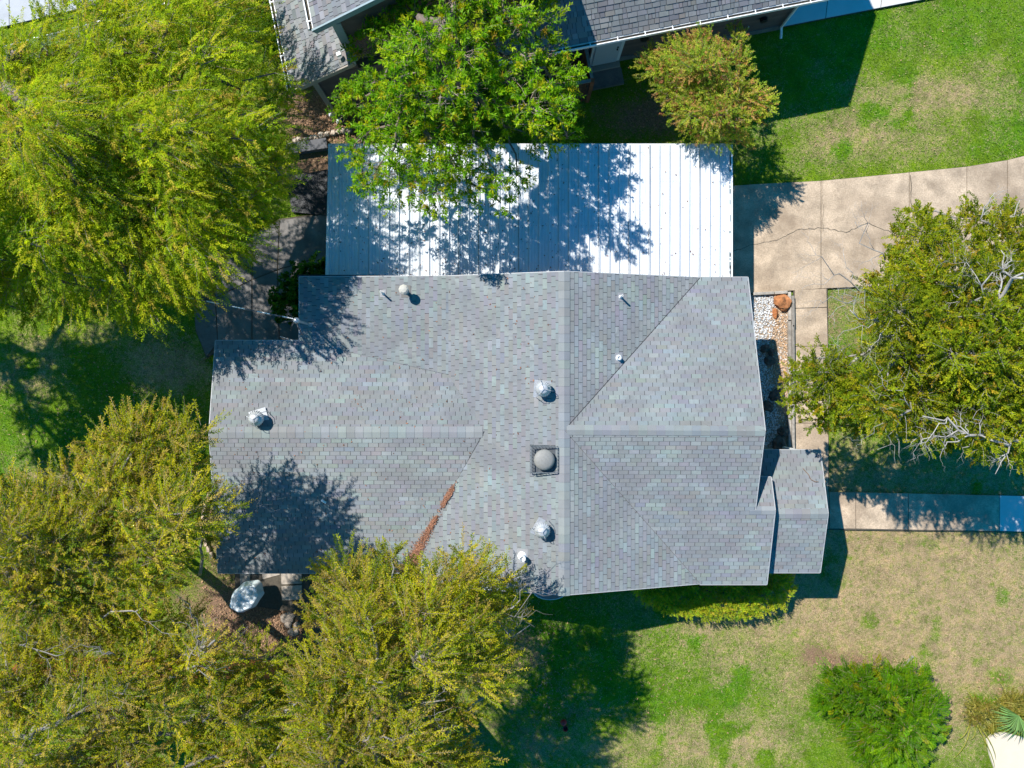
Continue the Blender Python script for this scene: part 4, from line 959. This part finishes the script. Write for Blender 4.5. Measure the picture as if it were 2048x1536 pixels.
def plant(name, label, cat, outline, trunk_px, z_edge, z_top, z_floor=0.0, lobe=(.75, 1.25), lobe_n=60, sprays=4000, k=34, slen=(.5, .9), droop=(.1, .5), leaf=(.07, .022),
          style='alt', palette=None, seed=1, bark=(.16, .13, .11), trunk_r=.22, twig_frac=.35, twig_r=.006, out=.45, upb=.35, zjit=.5, group=None, mat=None, shell=(.35, .95), dome=2.2, twigcol=None, crown_name='crown', extra=None):
    r = np.random.default_rng(seed); xs_ = [q[0] for q in outline]; ys_ = [q[1] for q in outline]
    tp = P(*trunk_px, z_floor); root = empty(name, tp, 0, label, cat, group)
    # lobes of foliage spread through the outline, high in the middle, low at the edge
    lobes = []; tries = 0; pxm = F/(H-z_top*.7); rad_px = lobe[0]*pxm
    mind = math.sqrt(abs(sum(xs_[i]*ys_[(i+1) % len(xs_)]-xs_[(i+1) % len(xs_)]*ys_[i] for i in range(len(xs_))))/2/lobe_n)*.75
    while len(lobes) < lobe_n and tries < lobe_n*60:
        tries += 1; x = r.uniform(min(xs_), max(xs_)); y = r.uniform(min(ys_), max(ys_))
        if not pip(x, y, outline): continue
        d = pdist(x, y, outline)/pxm; R_ = r.uniform(*lobe)
        if d < R_*.35: continue
        if any((x-q[0])**2+(y-q[1])**2 < (mind)**2 for q in lobes): continue
        f = min(1, d/dome); z = z_edge+(z_top-z_edge)*math.sqrt(max(0, 1-(1-f)**2))-R_*.7+r.normal(0, zjit)
        z = max(z, z_floor+R_*.4); R_ = min(R_, d*1.05+.22); lobes.append((x, y, z, R_))
    Lc = np.array([[*P(x, y, z)[:2], z] for x, y, z, R_ in lobes]); LR = np.array([q[3] for q in lobes])
    # limbs: every lobe hangs on the nearest lobe nearer the trunk
    tz = z_floor+max(.3, (np.median(Lc[:, 2])-z_floor)*.45); tt = np.array([tp.x, tp.y, tz]); nodes = np.vstack([tt, Lc]); dist = np.linalg.norm(nodes[:, :2]-tt[:2], axis=1); par = [-1]
    for i in range(1, len(nodes)):
        cand = [j for j in range(len(nodes)) if j != i and dist[j] < dist[i]*.85 or j == 0]
        par.append(min(cand, key=lambda j: np.linalg.norm(nodes[i]-nodes[j])+(.6 if j == 0 else 0)))
    cnt = np.ones(len(nodes))
    for i in sorted(range(1, len(nodes)), key=lambda i: -dist[i]): cnt[par[i]] += cnt[i]
    rad = trunk_r*(cnt/cnt[0])**.48; mb = MB(); o0 = np.array(tp[:])
    tz0 = np.array([tp.x, tp.y, z_floor-.05]); bc = tuple(bark)
    mb.tube([tz0-o0, (tz0+(tt-tz0)*.15)-o0, (tz0+tt)/2-o0+r.normal(0, .05, 3)*[1, 1, 0], tt-o0], [trunk_r*1.5, trunk_r*1.1, trunk_r, trunk_r*.9], 10, bc)
    trunk_o = mb.build('trunk', M_bark, root, smooth=True)
    mb = MB()
    for i in range(1, len(nodes)):
        a = nodes[par[i]]; b_ = nodes[i]-np.array([0, 0, LR[i-1]*.25]); L_ = np.linalg.norm(b_-a); off = r.normal(0, .09*L_, 3); off2 = r.normal(0, .07*L_, 3)
        if par[i] > 0: a = a-np.array([0, 0, LR[par[i]-1]*.25])
        bcol = tuple(np.array(bark)*r.uniform(.8, 1.3))
        mb.tube([a-o0, a+(b_-a)*.3+off*.8-o0, a+(b_-a)*.65+off2-o0+np.array([0, 0, .05*L_]), b_-o0], [rad[i]*1.15, rad[i], rad[i]*.85, max(rad[i]*.6, .012)], 6, bcol)
    mb.build('branches', M_bark, root, smooth=True)
    # sprays
    wgt = LR**2; li = r.choice(len(LR), sprays, p=wgt/wgt.sum()); v = norm(r.normal(0, 1, (sprays, 3))); v[:, 2] = np.abs(v[:, 2])*1.0-.28*r.random(sprays); v = norm(v)
    base = Lc[li]+v*(LR[li]*r.uniform(shell[0], shell[1], sprays)**1)[:, None]*np.array([1, 1, .75])
    ctr = np.array([tp.x, tp.y, 0]); radial = Lc[li]-ctr; radial[:, 2] = 0; radial = norm(radial)
    dirn = norm(v*.8+radial*out+np.array([0, 0, upb])+r.normal(0, .32, (sprays, 3)))
    length = r.uniform(*slen, sprays)*np.clip(LR[li]/np.mean(lobe), .6, 1.15); dr = r.uniform(*droop, sprays); base = base-dirn*length[:, None]*.45
    V_, col = sprays_to_leaves(base, dirn, length, dr, k, leaf[0], leaf[1], style, palette, r)
    lob_t = r.uniform(.82, 1.16, len(LR)); col = np.clip(col*np.repeat(lob_t[li], k)[:, None], 0, 1)
    bad = V_.reshape(-1, 4, 3)[:, :, 2].min(1) < z_floor+.02; keep = ~bad; V4 = V_.reshape(-1, 4, 3)[keep]; col = col[keep]
    o_ = quads_mesh(crown_name, V4.reshape(-1, 3)-o0, np.arange(len(V4)*4).reshape(-1, 4), col, mat or M_leaf, root)
    tw_ = twig_tubes(base, dirn, length, dr, np.where(r.random(sprays) < twig_frac)[0], twig_r, r, twigcol if twigcol is not None else np.array(bark)*1.7)
    if tw_: tag(quads_mesh('twigs', tw_[0]-o0, tw_[1], tw_[2], M_bark, root), kind='stuff')
    return root

LIME = [((.205, .245, .014), 7), ((.155, .215, .012), 7), ((.255, .26, .022), 4), ((.075, .125, .010), 6), ((.28, .22, .07), 2), ((.21, .16, .07), 1.5)]
OLIVE = [((.225, .215, .014), 7), ((.155, .175, .012), 6), ((.28, .235, .025), 4), ((.07, .105, .010), 5), ((.25, .18, .08), 4), ((.22, .16, .09), 2)]
BRIGHT = [((.115, .225, .014), 7), ((.08, .18, .012), 6), ((.185, .26, .014), 5), ((.22, .225, .018), 2), ((.045, .11, .010), 3), ((.22, .15, .04), .5)]
OAK = [((.14, .165, .014), 7), ((.095, .13, .012), 6), ((.19, .185, .018), 4), ((.20, .14, .03), 1.5), ((.06, .09, .012), 3)]
MYRT = [((.16, .20, .014), 6), ((.215, .205, .03), 4), ((.24, .135, .045), 3), ((.09, .15, .015), 4), ((.20, .09, .04), 1.5)]
FERN = [((.085, .20, .010), 7), ((.055, .145, .010), 5), ((.135, .235, .014), 4), ((.19, .20, .014), 1)]
_H = 0
HEDGE = [((.19, .23, .012), 6), ((.24, .23, .014), 5), ((.10, .17, .010), 4), ((.28, .20, .02), 1)]

def gain(p_, g, sat=1.0): return [(tuple(np.clip(np.array(c_)*g, 0, .9)), w) for c_, w in p_]
LIME = [(tuple(np.array(c_)*[1.80, 1.80, .7]), w) for c_, w in LIME]; OLIVE = [(tuple(np.array(c_)*[1.68, 1.72, .7]), w) for c_, w in OLIVE]; BRIGHT = [(tuple(np.array(c_)*[1.75, 1.7, .5]), w) for c_, w in BRIGHT]; OAK = [(tuple(np.array(c_)*[1.9, 1.88, .7]), w) for c_, w in OAK]; MYRT = gain(MYRT, 2.1); FERN = [(tuple(np.array(c_)*[1.15, 1.15, .3]), w) for c_, w in FERN]; HEDGE = gain(HEDGE, 2.0)
plant('feathery_tree', 'huge lime green feathery tree filling the upper left corner', 'tree',
      [(-90, 70), (50, 40), (130, -30), (180, -90), (500, -90), (545, 60), (575, 130), (612, 205), (590, 290), (618, 350), (580, 410), (535, 470), (490, 545), (425, 600), (330, 655), (250, 645), (160, 628), (70, 655), (0, 630), (-90, 620)],
      (230, 320), 3.2, 7.1, lobe=(.7, 1.35), lobe_n=130, sprays=8800, k=34, slen=(.45, .95), droop=(.1, .55), leaf=(.078, .025), group='lime green feathery trees', palette=LIME, seed=14, bark=(.17, .14, .12), trunk_r=.32, twig_frac=.3, out=.75, dome=3.4, zjit=.6)
plant('feathery_tree', 'lime green tree mostly beyond the left edge, shading the west lawn', 'tree',
      [(-680, 250), (-400, 150), (-140, 150), (-70, 300), (-90, 520), (-110, 690), (-250, 770), (-420, 760), (-600, 690), (-700, 450)],
      (-380, 430), 5.4, 8.2, lobe=(.7, 1.2), lobe_n=90, sprays=6000, k=26, slen=(.5, 1.05), droop=(.25, .8), leaf=(.105, .036), group='lime green feathery trees', palette=LIME, seed=12, bark=(.17, .14, .12), trunk_r=.28, twig_frac=.2, out=.6, dome=3.0, zjit=.6)
plant('leafy_tree', 'bright green broad leaved tree standing over the carport, top centre', 'tree',
      [(690, 80), (760, 20), (790, -50), (860, -90), (1060, -90), (1120, -20), (1110, 90), (1160, 120), (1130, 200), (1165, 275), (1060, 300), (1040, 400), (1000, 430), (940, 395), (860, 440), (790, 410), (730, 400), (690, 330), (662, 240), (720, 150)],
      (905, 235), 3.4, 6.7, lobe=(.3, .8), lobe_n=66, sprays=3000, k=18, slen=(.35, .8), droop=(.0, .3), leaf=(.125, .034), style='whorl', palette=BRIGHT, seed=23, bark=(.20, .16, .13), trunk_r=.22, twig_frac=.45, twig_r=.008, out=.45, dome=2.6, zjit=.5, mat=M_leafg, upb=.5)
plant('crape_myrtle', 'small crape myrtle with green and rusty leaves beside the carport corner', 'tree',
      [(1262, 130), (1300, 95), (1340, 82), (1400, 62), (1440, 80), (1475, 50), (1492, 95), (1500, 150), (1552, 215), (1545, 240), (1490, 245), (1495, 290), (1440, 290), (1385, 272), (1330, 235), (1318, 190), (1280, 160)],
      (1425, 245), 2.3, 3.9, lobe=(.35, .65), lobe_n=46, sprays=2600, k=18, slen=(.22, .45), droop=(.0, .25), leaf=(.060, .026), palette=MYRT, seed=31, bark=(.24, .18, .14), trunk_r=.08, twig_frac=.4, twig_r=.005, out=.4, dome=1.6, zjit=.25)
OAKO = [(1545, 780), (1590, 735), (1618, 680), (1665, 705), (1730, 690), (1715, 630), (1700, 580), (1765, 540), (1775, 500), (1778, 425), (1850, 415), (1905, 445), (1935, 405), (1990, 410), (2140, 430), (2140, 935), (2010, 925), (1960, 915), (1900, 890), (1820, 885), (1790, 865), (1700, 870), (1610, 855), (1590, 830)]
oak = plant('oak_tree', 'olive green oak with bare silvery limbs hanging over the driveway, right side', 'tree', OAKO, (1915, 720), 3.3, 6.8, lobe=(.5, 1.0), lobe_n=104, sprays=7400, k=22, slen=(.3, .6), droop=(.0, .3), leaf=(.075, .034), palette=OAK, seed=43,
      bark=(.24, .22, .20), trunk_r=.27, twig_frac=.45, twig_r=.007, out=.3, dome=2.6, zjit=.45, twigcol=(.30, .27, .23))
plant('thorny_tree', 'sparse yellow green tree beside the west gable, leaning over the roof edge', 'tree',
      [(-60, 960), (90, 945), (170, 890), (255, 820), (300, 795), (340, 825), (400, 800), (425, 870), (405, 930), (445, 985), (478, 1025), (430, 1070), (385, 1130), (330, 1190), (290, 1260), (90, 1260), (-60, 1220)],
      (330, 1075), 6.0, 7.9, lobe=(.5, 1.0), lobe_n=74, sprays=3600, k=30, slen=(.4, .85), droop=(.0, .45), leaf=(.074, .026), group='olive yellow trees along the south west side', palette=OLIVE, seed=53, bark=(.20, .18, .16), trunk_r=.2, twig_frac=.9, twigcol=(.34, .27, .19), out=.6, dome=2.4, zjit=.5)
plant('thorny_tree', 'olive yellow tree spreading over the lower left corner and the rust board fence', 'tree',
      [(-90, 1190), (150, 1225), (330, 1200), (430, 1225), (490, 1270), (570, 1300), (640, 1330), (680, 1640), (-90, 1640)],
      (250, 1420), 4.2, 7.2, lobe=(.6, 1.15), lobe_n=84, sprays=4800, k=30, slen=(.45, .9), droop=(.0, .5), leaf=(.074, .026), group='olive yellow trees along the south west side', palette=OLIVE, seed=61, bark=(.22, .20, .18), trunk_r=.24, twig_frac=.85, twigcol=(.34, .27, .19), out=.6, dome=2.5, zjit=.5)
plant('thorny_tree', 'olive yellow tree whose branches reach over the south edge of the roof', 'tree',
      [(625, 1150), (680, 1085), (745, 1110), (812, 1065), (820, 1120), (890, 1100), (925, 1080), (990, 1110), (1040, 1150), (1030, 1190), (1072, 1245), (1035, 1300), (1052, 1335), (1000, 1400), (960, 1470), (1020, 1640), (560, 1640), (560, 1350), (620, 1270), (600, 1180)],
      (800, 1330), 4.8, 7.7, lobe=(.45, 1.0), lobe_n=84, sprays=4300, k=30, slen=(.45, .9), droop=(.0, .45), leaf=(.074, .026), group='olive yellow trees along the south west side', palette=OLIVE, seed=71, bark=(.24, .22, .19), trunk_r=.24, twig_frac=.85, twigcol=(.34, .27, .19), out=.6, dome=2.4, zjit=.5)
plant('fern_leaved_shrub', 'dense round green shrub with fern like leaves on the front lawn', 'shrub',
      [(1640, 1345), (1690, 1322), (1760, 1322), (1850, 1340), (1872, 1372), (1893, 1425), (1885, 1470), (1835, 1490), (1868, 1525), (1810, 1540), (1765, 1542), (1700, 1500), (1690, 1455), (1640, 1440), (1628, 1400)],
      (1765, 1425), .7, 1.9, lobe=(.35, .6), lobe_n=44, sprays=1900, k=26, slen=(.30, .52), droop=(.1, .6), leaf=(.095, .024), style='pinnate', palette=FERN, seed=83, bark=(.2, .15, .1), trunk_r=.06, twig_frac=.5, twig_r=.005, out=.5, dome=1.3, zjit=.15, mat=M_leafg)
plant('clipped_hedge', 'curved yellow green hedge below the south eave, half in house shade', 'hedge',
      [(1258, 1150), (1545, 1150), (1545, 1120), (1592, 1135), (1588, 1180), (1562, 1212), (1500, 1232), (1420, 1238), (1350, 1230), (1300, 1212), (1268, 1190)],
      (1430, 1180), .75, 1.05, lobe=(.22, .36), lobe_n=85, sprays=4600, k=12, slen=(.14, .26), droop=(.0, .1), leaf=(.050, .020), palette=HEDGE, seed=97, bark=(.2, .15, .1), trunk_r=.04, twig_frac=.2, twig_r=.004, out=.1, upb=.8, dome=.6, zjit=.05, crown_name='foliage')
plant('broad_leaf_bush', 'glossy dark green bush against the north west corner of the grey roof', 'bush',
      [(540, 612), (535, 590), (572, 570), (580, 545), (612, 528), (655, 530), (660, 600), (606, 640), (575, 632)], (600, 585), 1.0, 1.9, lobe=(.25, .42), lobe_n=24, sprays=520, k=9, slen=(.2, .4), droop=(.0, .2), leaf=(.13, .09), style='whorl',
      palette=[((.05, .15, .012), 5), ((.03, .10, .01), 4), ((.09, .2, .015), 2)], seed=101, trunk_r=.05, twig_frac=.3, out=.2, dome=.9, zjit=.1, mat=M_leafg)
plant('weed_bush', 'bright green low weeds left of the sparse yellow green tree', 'bush', [(-30, 940), (30, 930), (70, 960), (80, 1010), (50, 1050), (-30, 1060)], (20, 990), .4, .8, lobe=(.22, .4), lobe_n=18, sprays=600, k=12, slen=(.2, .35), droop=(0, .3), leaf=(.07, .035),
      palette=[((.10, .26, .012), 5), ((.06, .17, .012), 3)], seed=103, trunk_r=.02, twig_frac=.1, dome=.8, zjit=.08)
plant('side_bush', 'deep green bushes squeezed between the big left tree and the neighbour gutter', 'bush', [(470, -60), (545, -60), (560, 40), (580, 130), (560, 150), (520, 110), (470, 60)], (530, 30), 1.2, 2.2, lobe=(.35, .55), lobe_n=26, sprays=1100, k=14, slen=(.25, .45), droop=(0, .3), leaf=(.08, .035),
      palette=[((.07, .18, .015), 5), ((.04, .11, .012), 4), ((.12, .22, .02), 2)], seed=107, trunk_r=.04, twig_frac=.2, dome=1.0, zjit=.2)
plant('vine_shrub', 'yellowing cane like vine shrub beside the cream pavement, lower right', 'shrub', [(1925, 1420), (1945, 1400), (2000, 1400), (2010, 1385), (2100, 1370), (2100, 1440), (2020, 1450), (1985, 1465), (1945, 1450)], (1960, 1425), .35, .8, lobe=(.15, .3), lobe_n=30, sprays=900, k=14, slen=(.25, .55), droop=(.1, .5), leaf=(.045, .018),
      palette=[((.22, .20, .02), 5), ((.14, .15, .015), 4), ((.26, .17, .04), 2)], seed=109, bark=(.3, .26, .06), trunk_r=.02, twig_frac=.6, dome=.6, zjit=.06, out=.5)
# long yellow canes of the vine shrub
cs_ = empty('arching_canes', P(1942, 1428, 0), 0, 'fan of long yellow arching canes reaching onto the cream pavement', 'canes'); o0 = Vector(cs_.location)
for k_, (ex, ey) in enumerate([(1975, 1495), (1982, 1490), (1968, 1500), (2000, 1470), (1940, 1480), (1915, 1480), (1908, 1516), (1992, 1520), (1996, 1400), (2040, 1410), (1990, 1535)]):
    a = P(1940, 1428, .05)-o0; b_ = P(ex, ey, .15)-o0; m_ = (a+b_)/2+Vector((random.uniform(-.1, .1), random.uniform(-.1, .1), .5)); pts_ = [a*(1-f)**2+m_*2*f*(1-f)+b_*f*f for f in np.linspace(0, 1, 7)]
    mb = MB(); mb.tube(pts_, [.011]*6+[.004], 5, (.34, .32, .04)); c0 = mb.build('cane', M_bark, cs_)
# fan palm leaf
pf = empty('fan_palm', P(2040, 1440, 0), 0, 'green fan palm frond at the right edge above the cream pavement', 'palm'); o0 = Vector(pf.location)
for k_ in range(26):
    a0 = math.radians(150+k_*6.2); c0 = P(2038, 1432, .75)-o0; L_ = .95*random.uniform(.85, 1.1); dv = Vector((math.cos(a0), math.sin(a0), random.uniform(-.15, .1))); sd = Vector((-dv.y, dv.x, 0)).normalized()*.022
    mid_ = c0+dv*L_*.5+Vector((0, 0, .1)); tip = c0+dv*L_-Vector((0, 0, .12)); cc_ = tuple(np.array([.17, .30, .09])*random.uniform(.7, 1.5)); mb = MB()
    mb.face([c0-sd*.3, mid_-sd, mid_+Vector((0, 0, .015)), c0], cc_); mb.face([c0, mid_+Vector((0, 0, .015)), mid_+sd, c0+sd*.3], cc_)
    mb.face([mid_-sd, tip, mid_+Vector((0, 0, .015))], cc_); mb.face([mid_+Vector((0, 0, .015)), tip, mid_+sd], cc_); mb.build('leaflet', M_leafg, pf)
mb = MB(); mb.tube([(0, 0, 0), c0-Vector((0, 0, .02))], [.05, .02], 8, (.2, .2, .1)); mb.build('stalk', M_bark, pf)

# bare silvery limbs of the oak
def bare(root, start, end, z0, z1, r0, depth, seed, spread=.5):
    rr = random.Random(seed); o0 = Vector(root.location); mb = MB()
    def grow(a, b_, rad_, d):
        n = 5; off = [Vector((rr.gauss(0, .07), rr.gauss(0, .07), rr.gauss(0, .04)))*(b_-a).length for _ in range(n+1)]
        pts_ = [a.lerp(b_, i/n)+(off[i] if 0 < i < n else Vector()) for i in range(n+1)]
        g = rr.uniform(.85, 1.25); mb.tube([p_-o0 for p_ in pts_], [rad_*(1-.6*i/n) for i in range(n+1)], 6, tuple(q*g*(1.0 if 'oak' in root.name else .62) for q in (.38, .355, .33)))
        if d > 0:
            for _ in range(4 if d > 1 else 5):
                i = rr.randint(1, n); L_ = (b_-a).length*rr.uniform(.35, .65); dv = (b_-a).normalized(); ang = rr.choice([-1, 1])*rr.uniform(.4, 1.1); c_, s_2 = math.cos(ang), math.sin(ang)
                q = Vector((dv.x*c_-dv.y*s_2, dv.x*s_2+dv.y*c_, rr.uniform(-.1, .35))).normalized(); grow(pts_[i], pts_[i]+q*L_, rad_*(1-.6*i/n)*.6, d-1)
    grow(P(*start, z0), P(*end, z1), r0, depth); return mb.build('bare_limb', M_bark, root, smooth=True)
for i, (a, b_, z0, z1, r0, d) in enumerate([((1925, 655), (2045, 555), 5.6, 7.2, .085, 3), ((1935, 650), (1985, 545), 6.2, 7.2, .04, 3), ((1880, 800), (1770, 840), 5.3, 6.3, .035, 2), ((2048, 885), (1960, 870), 5.6, 6.4, .05, 3), ((1965, 870), (1845, 832), 6.2, 6.3, .04, 3),
        ((1790, 680), (1700, 620), 5.8, 6.4, .03, 3), ((1860, 640), (1760, 670), 6.0, 6.4, .03, 3), ((1720, 585), (1635, 520), 4.6, 5.4, .022, 3), ((1770, 520), (1715, 455), 5.0, 5.6, .02, 3), ((1960, 440), (1990, 385), 5.4, 5.8, .022, 3), ((2000, 460), (2040, 400), 5.6, 6.0, .022, 3),
        ((1710, 600), (1640, 600), 4.8, 5.2, .018, 2), ((1700, 690), (1625, 720), 4.8, 5.2, .014, 1)]):
    bare(oak, a, b_, z0, z1, r0, d, 200+i)
# thin bare twigs of the southern tree over the roof
th = [o_ for o_ in C.objects if o_.name.startswith('thorny_tree')]
for i, (ti, a, b_, z0, z1, r0, d) in enumerate([(0, (400, 1150), (412, 1005), 3.9, 5.0, .05, 1), (0, (330, 1115), (470, 1065), 6.0, 6.4, .03, 2), (1, (370, 1330), (430, 1280), 6.0, 7.0, .07, 2), (1, (340, 1355), (395, 1330), 6.4, 7.0, .05, 2), (1, (190, 1250), (285, 1215), 6.4, 7.2, .03, 2),
        (1, (40, 1290), (120, 1310), 6.6, 7.2, .025, 2), (2, (950, 1260), (1040, 1200), 5.6, 6.4, .035, 2), (2, (880, 1240), (1060, 1250), 5.6, 6.2, .03, 2), (2, (790, 1420), (890, 1400), 6.6, 7.2, .04, 2), (1, (230, 1310), (165, 1290), 6.8, 7.2, .02, 2), (2, (1010, 1190), (1078, 1110), 4.6, 4.9, .012, 2), (1, (560, 1430), (600, 1400), 6, 6.6, .05, 1)]):
    bare(th[ti], a, b_, z0, z1, r0, d, 300+i)

# ------------------------------------------------------------------ grass and litter on the ground
def not_paved(X, Y):
    px = X/H*F+1024+np.random.default_rng(5).normal(0, 2.2, len(X)); py = 768-Y/H*F+np.random.default_rng(6).normal(0, 2.2, len(X)); ok = np.ones(len(X), bool)
    ok &= ~((px > 1380) & (py > np.interp(px, [1380, 1460, 1640, 1830, 1930, 2048, 2300], [378, 371, 362, 344, 334, 315, 240])-1) & (py < np.interp(px, [1380, 1505, 1650, 1820, 2048, 2300], [596, 590, 577, 570, 560, 550])+1))
    ok &= ~((px > 1450) & (px < 1657) & (py > 560) & (py < 990)); ok &= ~((px > 1560) & (py > 981) & (py < 1064+.01*(px-1997))); ok &= ~((px > 1968) & (py > 1462))
    ok &= ~((px > 385) & (px < 690) & (py > 425) & (py < 710) & (py > 608-(px-388)*.75)); ok &= ~((X > -8.5) & (X < 6.6) & (Y > -5.6) & (Y < 2.85)); ok &= ~((X > -6) & (X < 7.3) & (Y > 2.6) & (Y < 7.3))
    ok &= ~((px > 1548) & (py < 60-(px-1548)*.195)); ok &= ~((px < 300) & (py < 58-px*.24)); ok &= ~((px > 470) & (px < 1560) & (py < 130)); ok &= ~((px > 1160) & (px < 1242) & (py < 165)); return ok
n = 230000; X = rng.uniform(-18.5, 18.5, n); Y = rng.uniform(-14, 14, n); kp = not_paved(X, Y); X, Y = X[kp], Y[kp]; dr_, so_, lu_ = zones(X, Y)
kp = rng.random(len(X)) > so_*.85+dr_*.25; X, Y, dr_, so_, lu_ = X[kp], Y[kp], dr_[kp], so_[kp], lu_[kp]; n = len(X)
isdry = rng.random(n) < np.clip(dr_*1.1+.08, 0, .95); a = rng.uniform(0, 6.28, n)
L_ = rng.uniform(.04, .09, n)*(1+.35*lu_)*np.where(isdry, .8, 1); D_ = norm(np.stack([np.cos(a), np.sin(a), rng.uniform(.25, 1.1, n)], 1)); Nn = norm(np.stack([-np.cos(a)*.5, -np.sin(a)*.5, np.ones(n)], 1))
col = 1.0*np.where(isdry[:, None], np.array([.44, .34, .20]), np.array([.14, .22, .018])*(1-lu_[:, None])+np.array([.11, .27, .008])*lu_[:, None])*rng.uniform(.6, 1.4, (n, 1))
V_ = leaf_quads(np.stack([X, Y, np.full(n, -.03)], 1), D_, Nn, L_, rng.uniform(.012, .022, n))
tag(quads_mesh('grass', V_, np.arange(n*4).reshape(-1, 4), col, M_grass), kind='stuff')
# fallen leaves on bare soil
pts = []
for (cx, cy, rx, ry, nn) in [(655, 235, 70, 45, 1500), (560, 1230, 130, 80, 3200), (1300, 230, 90, 60, 500), (1080, 1330, 60, 120, 400), (350, 720, 100, 60, 500), (1700, 1325, 90, 18, 150), (1990, 1380, 60, 60, 150), (1200, 1400, 250, 120, 300), (1750, 200, 250, 120, 120), (150, 800, 250, 160, 500)]:
    for _ in range(nn): pts.append(P(random.gauss(cx, rx*.6), random.gauss(cy, ry*.6), .0)[:])
pts = np.array(pts); kp = not_paved(pts[:, 0], pts[:, 1]); pts = pts[kp]
litter('fallen_leaves', pts, np.array([.36, .21, .12])*rng.uniform(.4, 1.5, (len(pts), 1)), sz=(.04, .09), z_up=.0)
